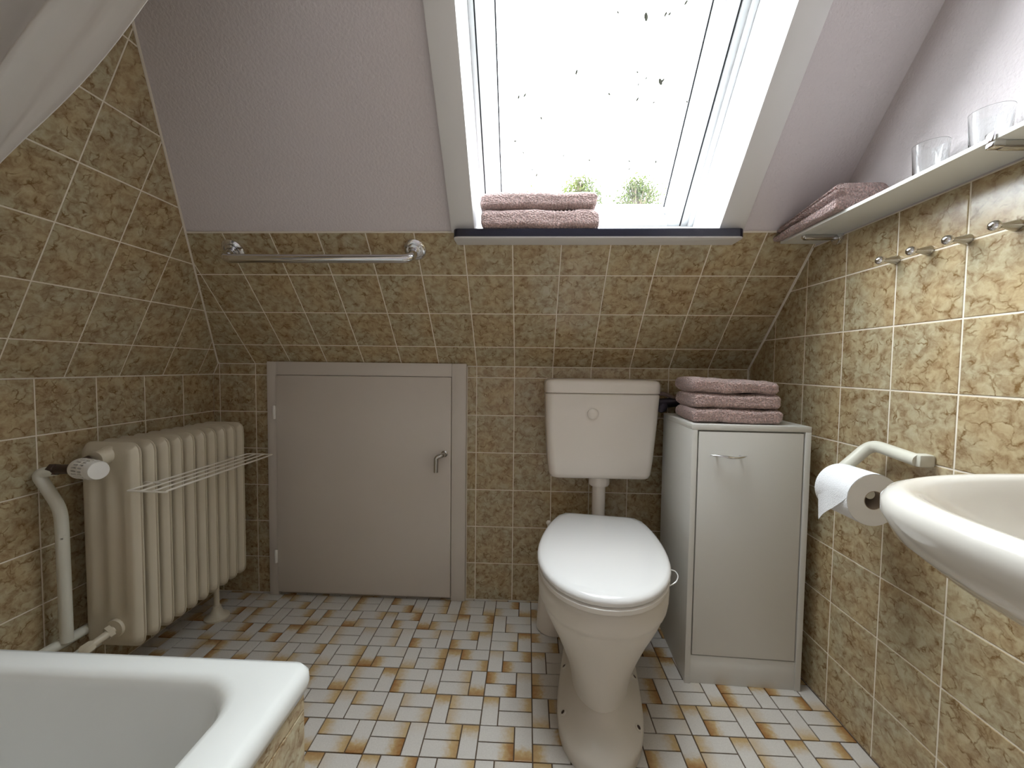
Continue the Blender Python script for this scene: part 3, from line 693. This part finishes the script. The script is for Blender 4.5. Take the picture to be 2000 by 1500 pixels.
# ================================================================== FOLDED TOWELS
def towel(name, label, m, lo, hi, rz=0.0, ribs=None, seed=0, slump=0.0, group=None, taper=None, fold='y'):
    """folded towel: rounded fold along its front edge, soft and uneven; lo/hi world box"""
    lo, hi = V(lo), V(hi); s = hi - lo; nx, n = (190 if ribs else 80), 36; bm = nb(); loops = []
    for i in range(nx + 1):
        u = i / nx; x = (u - .5) * s.x
        e = min(u, 1 - u); endr = min(1, math.sqrt(max(0, 1 - (1 - min(1, e / .055)) ** 2)) * .55 + .45) if e < .055 else 1
        lp = []
        for k in range(n):
            a = 2 * PI * k / n; ca_, sa_ = cos(a), sin(a)
            yy = .5 * s.y * math.copysign(abs(ca_) ** .42, ca_); zz = .5 * s.z * math.copysign(abs(sa_) ** .62, sa_)
            # slight pinch between the layers on front edge
            if abs(sa_) < .25: yy *= 1 - .03 * (1 - abs(sa_) / .25)
            q = V((x * 9 + seed * 3.1, yy * 9, zz * 14 + seed))
            w_ = noise.noise(q) * .0055 + noise.noise(q * 3.1) * .0028 + noise.noise(q * 17) * .0014
            f = 1.0
            if ribs and ribs[0] < u < ribs[1]:
                f = 1 - .10 * (.5 + .5 * cos((u - ribs[0]) / (ribs[1] - ribs[0]) * 2 * PI * ribs[2]))
            tp = 1 + (taper - 1) * (yy / s.y + .5) if taper else 1
            zc = zz * endr * tp * f + w_ + slump * noise.noise(V((x * 4 + seed, 0, 5)))
            if sa_ < -.5: zc = max(zc, -.5 * s.z) if not taper else zc
            if taper: zc = zc + (tp - 1) * .5 * s.z
            lp.append(V((x + (noise.noise(V((yy * 20, zz * 25, seed))) * .004 if e < .03 else 0), yy * (.80 + .20 * endr) * (1 - (1 - f) * .6) + w_ * .6, zc)))
        loops.append(lp)
    loft(bm, loops)
    bm2 = bm
    o = obj(name, bm2, m, None, 180, local=True)
    o.location = (lo + hi) / 2; o.rotation_euler = (0, 0, rz)
    return tag(o, label, 'towel', group)
zc0 = CH - .001
towel('folded_towel', 'folded rose towel at the bottom of the pile on the cabinet', 'towel_rose', (.552, -.385, zc0), (.806, -.195, zc0 + .047), -.05, seed=1)
towel('folded_towel', 'folded rose towel in the middle of the pile on the cabinet', 'towel_rose', (.554, -.380, zc0 + .044), (.802, -.19, zc0 + .090), -.045, seed=2)
towel('folded_towel', 'folded rose towel on top of the pile on the cabinet', 'towel_rose', (.550, -.378, zc0 + .087), (.797, -.19, zc0 + .134), -.05, seed=5, slump=.006)
towel('folded_towel', 'lower folded mauve towel with ribbed band on the window sill', 'towel_mauve', (-.090, -.404, SZT - .001), (.252, -.300, SZT + .058), 0, ribs=(.60, .80, 6), seed=8, group=None)
towel('folded_towel', 'upper folded mauve towel with ribbed band on the window sill', 'towel_mauve', (-.092, -.401, SZT + .057), (.246, -.298, SZT + .110), 0, ribs=(.60, .78, 6), seed=11)

# ================================================================== RADIATOR
RX0, RX1, RY0, RY1, RZ0, RZ1 = -1.178, -1.020, -.545, -.098, .146, .720
rad = thing('radiator', 'cream column radiator with ten sections on the left tiled wall', 'radiator', (-1.10, -.32, 0))
NS = 10; pitch_r = (RY1 - RY0) / NS
def radiator_section():
    bm = nb(); hw, hh = (RX1 - RX0) / 2, (RZ1 - RZ0) / 2
    nu, nv = 24, 28
    zs = []
    for j in range(nv + 1):
        t = j / nv; zs.append(-cos(PI * t) * .35 + (2 * t - 1) * .65)
    def shape(side):
        g = []
        for j in range(nv + 1):
            row = []
            v = zs[j]
            for i in range(nu + 1):
                u = -1 + 2 * i / nu
                x, z = u * hw, v * hh; r = .026
                # pull the grid corners onto a rounded rectangle
                ex, ez = max(0, abs(x) - (hw - r)), max(0, abs(z) - (hh - r))
                if ex > 0 and ez > 0:
                    m_ = max(ex, ez); d = math.hypot(ex, ez); f = m_ / d
                    x = math.copysign(hw - r + ex * f, x); z = math.copysign(hh - r + ez * f, z)
                ed = min(hw - abs(u * hw), hh - abs(v * hh)); ed = max(0, ed)
                dome = math.sqrt(max(0, 1 - (1 - min(1, ed / .020)) ** 2))
                mid = max(0, min(1, (hh - .075 - abs(z)) / .05)); mid = mid * mid * (3 - 2 * mid)
                ph = (u + 1) * 1.5; groove = (.5 + .5 * cos(2 * PI * ph))
                edge = 1 if .25 < ph < 2.75 else 0
                h = .0012 + .0165 * dome * (1 - .55 * mid * groove * edge)
                row.append(bm.verts.new((x, side * h, z)))
            g.append(row)
        for j in range(nv):
            for i in range(nu):
                bm.faces.new((g[j][i], g[j][i + 1], g[j + 1][i + 1], g[j + 1][i]))
        return [g[0][i] for i in range(nu + 1)] + [g[j][nu] for j in range(1, nv + 1)] + [g[nv][i] for i in range(nu - 1, -1, -1)] + [g[j][0] for j in range(nv - 1, 0, -1)]
    a, b = shape(1), shape(-1); n = len(a)
    # weld flange standing proud around the rim
    out1 = []; out2 = []
    for k in range(n):
        c0 = a[k].co; dx = V((c0.x, 0, c0.z)); q = V((max(-hw + .026, min(hw - .026, c0.x)), 0, max(-hh + .026, min(hh - .026, c0.z)))); d = (V((c0.x, 0, c0.z)) - q); d = d.normalized() if d.length > 1e-6 else V((0, 0, 1))
        out1.append(bm.verts.new(V((c0.x, .0012, c0.z)) + d * .004)); out2.append(bm.verts.new(V((c0.x, -.0012, c0.z)) + d * .004))
    for k in range(n):
        j = (k + 1) % n
        bm.faces.new((a[k], a[j], out1[j], out1[k])); bm.faces.new((out1[k], out1[j], out2[j], out2[k])); bm.faces.new((out2[k], out2[j], b[j], b[k]))
    return finish(bm, 'section', 55)
sec = radiator_section()
for k in range(NS):
    o = link('section', sec, 'radiator_paint', rad)
    o.location = V(((RX0 + RX1) / 2, RY0 + pitch_r * (k + .5), (RZ0 + RZ1) / 2)) - root_loc(rad)
for z in (RZ0 + .035, RZ1 - .035):
    bm = nb(); tube(bm, [(-1.099, RY0 + .01, z), (-1.099, RY1 - .01, z)], .020, 14); obj('header', bm, 'radiator_paint', rad)
bm = nb(); fx, fy = -1.090, -.120 - .055
lathe(bm, [(.040, 0), (.040, .006), (.036, .009), (.020, .022), (.014, .040), (.013, .046), (.009, .047), (.009, .150)], (fx, fy, 0), seg=24); obj('foot', bm, 'radiator_paint', rad)
for y in (-.20, -.45):
    for z in (.25, .62): bm = nb(); box(bm, (XL + .001, y - .012, z - .012), (RX0 + .02, y + .012, z + .012), .002); obj('wall_bracket', bm, 'radiator_paint', rad)
# thermostatic valve at the near top end
VY, VZ = -.602, .672
bm = nb(); lathe(bm, [(.025, 0), (.025, .012), (.022, .020), (.0205, .046)], (-1.096, RY0 + .022, .690), (0, -1, -.12), 24); obj('union', bm, 'radiator_paint', rad)
valve = obj('thermostatic_valve', tube(nb(), [(-1.180, VY, VZ - .008), (-1.10, VY, VZ - .004)], .0125, 14), 'brown_metal', rad)
bm = nb(); lathe(bm, [(.0155, 0), (.0155, .014), (.013, .016)], (-1.178, VY, VZ - .008), (1, 0, .06), 6); obj('union_nut', bm, 'brown_metal', valve, 30)
bm = nb(); tube(bm, [(-1.10, RY0 - .03, .685), (-1.11, VY, VZ)], .014, 12); obj('valve_body', bm, 'brown_metal', valve, 30)
bm = nb(); lathe(bm, [(.018, 0), (.0255, .004), (.0265, .010), (.0260, .016), (.0255, .0195), (.0195, .0200), (.0195, .0410), (.0255, .0415), (.0255, .0465), (.0195, .0470), (.0195, .0615), (.0245, .0620), (.0235, .067), (.0235, .080), (.0215, .085), (.001, .087)], (-1.102, VY, VZ - .002), (1, -.32, .02), 32)
dial = obj('dial', bm, 'valve_white', valve, 40)
bm = nb(); ax = V((1, -.32, .02)).normalized(); a_ = ax.orthogonal().normalized(); b_ = ax.cross(a_)
for k in range(20):
    an = 2 * PI * k / 20; rd = a_ * cos(an) + b_ * sin(an); tg = ax.cross(rd)
    for s0, s1, rr in ((.020, .041, .0257), (.048, .061, .0252)):
        p0 = V((-1.102, VY, VZ - .002)) + ax * (s0 - .001) + rd * .019; p1 = V((-1.102, VY, VZ - .002)) + ax * (s1 + .001) + rd * .019
        q = [p0 - tg * .0023, p1 - tg * .0023, p1 + tg * .0023, p0 + tg * .0023]; poly_prism(bm, q, rd * (rr - .019))
o = obj('grille', bm, 'valve_white', dial, None); o['kind'] = 'stuff'
# pipes
bm = nb(); tube(bm, smooth_path(bend_path([(-1.168, VY, VZ - .010), (-1.203, VY - .012, VZ - .016), (-1.185, -.606, .612), (-1.163, -.598, .560), (-1.163, -.596, .50), (-1.166, -.592, .20)], .03, 6), 2), .0135, 14)
pipe = obj('supply_pipe', bm, 'pipe_paint', rad)
bm = nb(); tube(bm, [(-1.180, -.90, .198), (-1.180, -.35, .190)], .0135, 14); tube(bm, [(-1.150, -.90, .152), (-1.160, -.30, .150)], .0125, 14); obj('return_pipe', bm, 'pipe_paint', rad)
bm = nb(); lathe(bm, [(.027, 0), (.027, .010), (.024, .022)], (-1.084, RY0 + .020, .205), (0, -1, 0), 24); lathe(bm, [(.018, .022), (.018, .034)], (-1.084, RY0 + .02, .205), (-.35, -1, -.25), 6)
tube(bm, [(-1.086, RY0, .203), (-1.100, -.60, .188)], .010, 12); lathe(bm, [(.012, 0), (.0155, .006), (.0155, .022), (.012, .028)], (-1.094, -.588, .192), (-.6, -1, -.4), 6); tube(bm, bend_path([(-1.102, -.605, .182), (-1.115, -.64, .165), (-1.145, -.68, .152)], .02), .012, 12)
obj('return_valve', bm, 'radiator_paint', rad, 35)

# wire drying rack hooked on the radiator
rk = thing('drying_rack', 'white wire towel rack hooked on the front of the radiator', 'rack', (-.97, -.34, .59))
RKZ = .603; rx0, rx1, ry0, ry1 = -1.006, -.905, -.572, -.118
bm = nb(); tube(bm, bend_path([(rx0, ry0, RKZ), (rx1 + .012, ry0 - .004, RKZ), (rx1, ry0 + .006, RKZ), (rx1, ry1, RKZ), (rx0, ry1, RKZ), (rx0, ry0, RKZ)], .01, 4), .0027, 8); obj('rack_frame', bm, 'rack_wire', rk)
for k in range(1, 3):
    x = rx0 + (rx1 - rx0) * k / 3; bm = nb(); tube(bm, [(x, ry0, RKZ), (x, ry1, RKZ)], .0024, 8); obj('rack_wire', bm, 'rack_wire', rk)
for y in (-.500, -.186):
    bm = nb(); tube(bm, bend_path([(rx0 + .03, y, RKZ), (rx0, y, RKZ + .001), (-1.030, y, RKZ + .004), (-1.046, y, RKZ - .012)], .01, 4), .0019, 8); obj('rack_hook', bm, 'rack_wire', rk)

# ================================================================== GRAB BAR ON THE SLOPE
gb = thing('grab_bar', 'chrome grab bar mounted across the sloped tiles above the hatch', 'grab bar', slope(-.60, .487))
gt = .487
bm = nb(); tube(bm, bend_path([slope(-.890, gt, -.004), slope(-.890, gt, -.062), slope(-.305, gt, -.062), slope(-.305, gt, -.004)], .042, 10), .0135, 18); obj('bar', bm, 'chrome', gb, 60)
for x in (-.890, -.305):
    bm = nb(); lathe(bm, [(.034, .0), (.034, .004), (.030, .008), (.024, .0095), (.0235, .007), (.020, .007), (.0195, .011), (.0145, .013)], slope(x, gt, 0), (0, -sin(SA), -cos(SA)), 32); obj('flange', bm, 'chrome', gb, 40)

# ================================================================== SHELF, GLASSES, TOWEL, HOOKS
SHZ, SHT = 1.318, .008; SHX = .795
sh = thing('wall_shelf', 'thin white shelf on chrome brackets along the right wall', 'shelf', (.85, -.8, SHZ))
bm = nb(); box(bm, (SHX, -1.45, SHZ), (XR + .002, -.345, SHZ + SHT), .0012); obj('shelf_board', bm, 'shelf_white', sh)
for y in (-.428, -.890):
    bm = nb(); box(bm, (SHX + .012, y - .0065, SHZ - .014), (XR + .003, y + .0065, SHZ), .004); br_ = obj('bracket', bm, 'steel', sh)
    bm = nb(); lathe(bm, [(.018, 0), (.018, .008), (.014, .011)], (XR, y, SHZ - .010), (-1, 0, 0), 18); obj('bracket_flange', bm, 'chrome', br_)
    bm = nb(); box(bm, (SHX - .004, y - .007, SHZ - .012), (SHX + .016, y + .007, SHZ), .0025) if y < -.5 else box(bm, (SHX + .008, y - .005, SHZ - .010), (SHX + .02, y + .005, SHZ), .0025)
    if y < -.5: box(bm, (SHX - .005, y - .007, SHZ - .004), (SHX + .001, y + .007, SHZ + SHT + .005), .002)
    obj('bracket_clip', bm, 'chrome', br_)
gtop = SHZ + SHT
def tumbler(label, x, y):
    bm = nb(); lathe(bm, [(.001, 0), (.0215, 0), (.0235, .002), (.0245, .005), (.0278, .076), (.0282, .0775), (.0272, .0775), (.0262, .076), (.0226, .015), (.018, .0125), (.001, .011)], (x, y, gtop), seg=40, cap=False)
    bmesh.ops.remove_doubles(bm, verts=bm.verts, dist=2.1e-4)
    tag(obj('drinking_glass', bm, 'tumbler_glass', None, 40, base=(x, y, gtop)), label, 'glass', 'drinking glasses on the wall shelf')
tumbler('clear drinking glass on the shelf between the folded towel and shelf bracket', .860, -.720)
tumbler('clear drinking glass on the shelf directly above the chrome bracket clip', .860, -.826)
# towel lying along the shelf, thin end in the corner under the slope
def shelf_towel():
    y0, y1, x0, x1 = -.590, -.330, .772, .898; ny, n = 48, 110; bm = nb(); loops = []
    for j in range(ny + 1):
        v = j / ny; y = y0 + (y1 - y0) * v; h = .066 * (1 - v) + .030 * v
        e = min(v, 1 - v); r = 1 if e > .04 else .55 + .45 * math.sqrt(max(0, 1 - (1 - e / .04) ** 2))
        lp = []
        for k in range(n):
            a = 2 * PI * k / n; ca_, sa_ = cos(a), sin(a)
            xx = math.copysign(abs(ca_) ** .35, ca_) * (x1 - x0) / 2; zz = math.copysign(abs(sa_) ** .55, sa_) * h / 2 * r
            if ca_ < 0:
                pin = math.exp(-((zz / h - .02) / .055) ** 2); xx += .028 * pin      # crease between the two folded layers
                pin = math.exp(-((zz / h - .27) / .04) ** 2); xx += .016 * pin
            q = V((xx * 20, y * 14, zz * 20)); w_ = noise.noise(q) * .003 + noise.noise(q * 5) * .0012
            X_, Z_ = (x0 + x1) / 2 + xx + w_, gtop + h / 2 + zz + (w_ if sa_ > 0 else 0)
            Y_ = y + w_
            if X_ < SHX and sa_ < 0: Z_ -= .004 * min(1, (SHX - X_) / .02)
            lim = slope_y(Z_) - .004
            lp.append(V((X_, min(Y_, lim), Z_)))
        loops.append(lp)
    loft(bm, loops)
    tag(obj('folded_towel', bm, 'towel_rust', None, 180, base=(.835, -.46, gtop)), 'folded brownish rose towel lying along the wall shelf under the slope', 'towel')
shelf_towel()
hook_lab = ['chrome knob hook nearest to the corner slope on the grout line', 'second chrome knob hook from the corner slope on the grout line', 'third chrome knob hook from the corner slope on the grout line', 'fourth chrome knob hook from the corner slope on the grout line']
for (y, lab) in zip((-.606, -.682, -.757, -.836), hook_lab):
    hk = thing('wall_hook', lab, 'hook', (XR, y, 1.203), 0, 'chrome knob hooks on the right wall')
    bm = nb(); lathe(bm, [(.0105, 0), (.0105, .002), (.0095, .006), (.0050, .022), (.0045, .032)], (XR + .001, y, 1.203), (-1, 0, -.03), 18); obj('stem', bm, 'steel', hk)
    bm = nb(); bmesh.ops.create_uvsphere(bm, u_segments=20, v_segments=12, radius=.0095, matrix=Matrix.Translation((XR - .037, y, 1.202))); obj('knob', bm, 'chrome', hk, 60)

# ================================================================== TOILET PAPER
hold = thing('paper_holder', 'white tubular toilet paper holder on the right tiled wall', 'holder', (XR, -.69, .762))
rxc, rzc, ryf, ryb, rr_ = .800, .667, -.702, -.604, .0560
bm = nb(); tube(bm, bend_path([(.878, -.712, .757), (.874, -.600, .770), (.806, -.583, .690), (.801, -.60, .6765), (.800, -.692, .6765)], .024, 8), .0135, 16, rf=lambda q: .0135 - .0035 * max(0, min(1, (q - .55) * 4))); obj('holder_arm', bm, 'pipe_paint', hold, 50)
bm = nb(); box(bm, (.872, -.722, .744), (XR + .001, -.698, .771), .005); obj('wall_mount', bm, 'pipe_paint', hold)
roll = thing('toilet_roll', 'white toilet roll with loose pointed end hanging on the holder', 'toilet paper', (rxc, -.65, rzc))
bm = nb()
lathe(bm, [(.0205, 0), (rr_, 0), (rr_, ryf * -1 + ryb), (.0205, -ryf + ryb)], (rxc, ryb, rzc), (0, -1, 0), 56, False); obj('roll_body', bm, 'paper_side', roll, 30)
bm = nb(); lathe(bm, [(.0205, -.0005), (.0205, .0985), (.0195, .0985), (.0195, -.0005)], (rxc, ryb, rzc), (0, -1, 0), 40, False); obj('core', bm, 'cardboard', roll, 30)
bm = nb(); g = []
nu, nv = 40, 12
for j in range(nv + 1):
    v = j / nv; y = ryf + .0005 + (ryb - ryf - .010) * v
    ln = .010 + .082 * v ** .95            # free end torn on the slant
    row = []
    for i in range(nu + 1):
        s_ = i / nu; arc = rr_ + .0012; a0 = PI * .5 - .35; tot = arc * (PI * .42 + .35) + ln
        d = s_ * tot; amax = PI * .42 + .35
        if d < arc * amax:
            a = a0 + d / arc; p = V((rxc + arc * cos(a), y, rzc + arc * sin(a)))
        else:
            a = a0 + amax; e = d - arc * amax; t_ = V((-sin(a), 0, cos(a)))
            p = V((rxc + arc * cos(a), y, rzc + arc * sin(a))) + t_ * e * .45 + V((0, 0, -1)) * e * .55
            p.x += .012 * (e / .1) * v + .004 * sin(y * 90) * (e / .1)
        row.append(p)
    g.append(row)
vv = [[bm.verts.new(p) for p in r] for r in g]
for j in range(nv):
    for i in range(nu): bm.faces.new((vv[j][i], vv[j][i + 1], vv[j + 1][i + 1], vv[j + 1][i]))
bmesh.ops.recalc_face_normals(bm, faces=bm.faces)
bmesh.ops.solidify(bm, geom=bm.faces[:], thickness=.0006)
obj('loose_sheet', bm, 'paper', roll, 60)
bm = nb(); lathe(bm, [(rr_ + .0004, 0.0004), (rr_ + .0004, .0976)], (rxc, ryb, rzc), (0, -1, 0), 56, False); obj('outer_wrap', bm, 'paper', roll, 60)

# ================================================================== WASHBASIN
sink = thing('washbasin', 'white ceramic washbasin hung on the right tiled wall', 'sink', (XR, -1.36, .65))
def dee(ax, by, z, n=4.4, cx=XR, cy=-1.361, back=XR + .002, seg=64):
    out = []
    for k in range(seg + 1):
        a = -PI / 2 + PI * k / seg; c_, s_ = cos(a), sin(a)
        out.append(V((cx - ax * abs(c_) ** (2 / n), cy + by * math.copysign(abs(s_) ** (2 / n), s_), z)))
    out.append(V((back, cy + by, z))); out.append(V((back, cy - by, z))); return out
SKZ = .822
bm = nb()
def basin(ax, by, z, n, cx=.86): # inner bowl, closed superellipse-like
    out = []
    for p in dee(ax, by, z, n, cx=cx, back=cx + .0): out.append(p)
    return out
LL = [dee(.18, .12, SKZ - .200, 2.6), dee(.30, .20, SKZ - .165, 3.0), dee(.40, .252, SKZ - .115, 3.6), dee(.462, .280, SKZ - .075, 4.0), dee(.492, .294, SKZ - .048, 4.3), dee(.502, .2995, SKZ - .025, 4.4), dee(.502, .2995, SKZ - .012, 4.4), dee(.497, .296, SKZ - .004, 4.4), dee(.488, .290, SKZ, 4.3)]
LL += [basin(.436, .281, SKZ - .001, 4.4), basin(.428, .275, SKZ - .006, 4.3), basin(.418, .268, SKZ - .020, 4.1), basin(.398, .252, SKZ - .05, 3.7), basin(.35, .22, SKZ - .095, 3.1), basin(.26, .15, SKZ - .125, 2.6), basin(.14, .07, SKZ - .135, 2.2)]
loft(bm, LL)
obj('basin', bm, 'sink_ceramic', sink, 60)
bm = nb(); lathe(bm, [(.024, 0), (.024, .002), (.016, .003), (.015, .001)], (.76, -1.361, SKZ - .136), seg=24); obj('drain', bm, 'chrome', sink)
bm = nb(); tube(bm, bend_path([(.78, -1.361, SKZ - .19), (.78, -1.361, .50), (.80, -1.361, .46), (XR + .002, -1.361, .46)], .04, 6), .018, 14); obj('waste_trap', bm, 'chrome', sink)

# ================================================================== WATER SUPPLY BEHIND THE CABINET
ws = thing('water_supply', 'dark shut-off valve with hose between cistern and folded towels', 'valve', (.57, -.01, .81))
bm = nb(); tube(bm, smooth_path([(.515, -.06, .845), (.56, -.06, .850), (.61, -.055, .835), (.66, -.05, .862), (.72, -.03, .868)], 6), .0075, 10); obj('hose', bm, 'hose', ws)
bm = nb(); tube(bm, [(.60, .004, .815), (.60, -.045, .815)], .014, 12); tube(bm, [(.545, -.05, .812), (.655, -.05, .822)], .018, 12); lathe(bm, [(.022, 0), (.024, .006), (.022, .02), (.012, .024)], (.56, -.045, .80), (-.3, -1, .1), 8); obj('shut_off_valve', bm, 'valve_dark', ws)

# ================================================================== SHOWER CURTAIN
cur = thing('shower_curtain', 'white shower curtain swept aside in front of the left slope', 'curtain', (-.75, -.95, 1.3))
Rp = smooth_path([(-.30, 1.93), (-.40, 1.72), (-.565, 1.513), (-.70, 1.375), (-.812, 1.268), (-.92, 1.165), (-1.00, 1.07), (-1.02, .96), (-.98, .80), (-.95, .62)] and [V((a, b, 0)) for a, b in [(-.30, 1.93), (-.40, 1.70), (-.565, 1.513), (-.70, 1.375), (-.812, 1.268), (-.92, 1.165), (-1.00, 1.07), (-1.02, .96), (-.99, .80), (-.96, .62)]], 6)
Lp = smooth_path([V((a, b, 0)) for a, b in [(-.715, 1.93), (-.80, 1.75), (-.885, 1.57), (-.955, 1.42), (-1.00, 1.32), (-1.045, 1.22), (-1.085, 1.11), (-1.10, .98), (-1.14, .80), (-1.16, .62)]], 6)
bm = nb(); nU = 60; g = []
for i, (r_, l_) in enumerate(zip(Rp, Lp)):
    v = i / (len(Rp) - 1); row = []
    for k in range(nU + 1):
        u = k / nU; p = r_.lerp(l_, u)
        amp = .036 * (1 - .35 * v)
        ph = u * 2 * PI * 3.2
        y = -.955 + amp * (sin(ph + .6 * sin(v * 5)) * .6 + .35 * sin(ph * 2.1 + v * 4)) * min(1, .4 + 3 * u) + .012 * noise.noise(V((u * 4, v * 5, 2)))
        row.append(bm.verts.new((p.x, y, p.y)))
    g.append(row)
for i in range(len(g) - 1):
    for k in range(nU): bm.faces.new((g[i][k], g[i][k + 1], g[i + 1][k + 1], g[i + 1][k]))
bmesh.ops.recalc_face_normals(bm, faces=bm.faces); bmesh.ops.solidify(bm, geom=bm.faces[:], thickness=.0012)
obj('curtain_cloth', bm, 'curtain_fabric', cur, 180)
bm = nb(); tube(bm, [(lslope_x(1.945) - .002, -.955, 1.945), (-.20, -.955, 1.945)], .011, 14)
tag(obj('curtain_rod', bm, 'valve_white', None, base=(-.45, -.955, 1.945)), 'white rod carrying the shower curtain above the bathtub', 'curtain rod')

# ================================================================== OUTSIDE
struct(slab('ground', [(-60, .9, -5.6), (60, .9, -5.6), (60, 80, -5.6), (-60, 80, -5.6)], (0, 0, -.2), 'lawn'))
def tree(label, x, y, ztop, rad_, seed, n=2600):
    rnd = random.Random(seed); t = thing('tree', label, 'tree', (x, y, -5.6), 0, 'trees outside the roof window')
    c0 = V((x, y, ztop - rad_ * 1.25)); bm = nb(); tube(bm, [(x, y, -5.6), (x + .1, y, -2), (x, y, c0.z), (x + .05, y, ztop - .3)], .15, 10, rf=lambda q: .16 * (1 - q) + .008)
    tips = []
    for k in range(70):
        a = rnd.uniform(0, 2 * PI); el = rnd.uniform(-.3, 1.45); rr = rad_ * rnd.uniform(.8, 1.04)
        e = c0 + V((cos(a) * cos(el) * rr, sin(a) * cos(el) * rr, sin(el) * rr * 1.25)); s = c0 + V((0, 0, rnd.uniform(-.6, .5) * rad_)); mpt = s.lerp(e, .55) + V((0, 0, -.1))
        tube(bm, [s, mpt, e], .02, 5, rf=lambda q: .022 * (1 - q) + .004); tips.append((mpt, e))
    obj('trunk', bm, 'bark', t)
    vs_, fs = [], []
    for k in range(n):
        m_, e = rnd.choice(tips); p = m_.lerp(e, rnd.random() ** .5 * 1.02) + V([rnd.gauss(0, .10) for _ in range(3)])
        d = V([rnd.gauss(0, 1) for _ in range(3)]).normalized(); s = d.orthogonal().normalized(); l_ = rnd.uniform(.05, .10); w_ = l_ * .55; b0 = len(vs_)
        vs_ += [p, p + d * l_ * .5 + s * w_ * .5, p + d * l_, p + d * l_ * .5 - s * w_ * .5]; fs.append((b0, b0 + 1, b0 + 2, b0 + 3))
    org = root_loc(t); me = bpy.data.meshes.new('foliage'); me.from_pydata([v - org for v in vs_], [], fs); me.update()
    f = link('foliage', me, 'leaf', t); f['kind'] = 'stuff'
tree('leafy tree whose crown shows beside the sill towels', 1.20, 8.0, 5.30, .62, 3, 4200)
tree('leafy tree whose crown stands alone near the sash corner', 2.52, 8.0, 5.30, .55, 5, 3400)
tree('lower leafy tree mostly hidden behind the sill towels', .10, 10.5, 6.10, 1.0, 9, 3000)
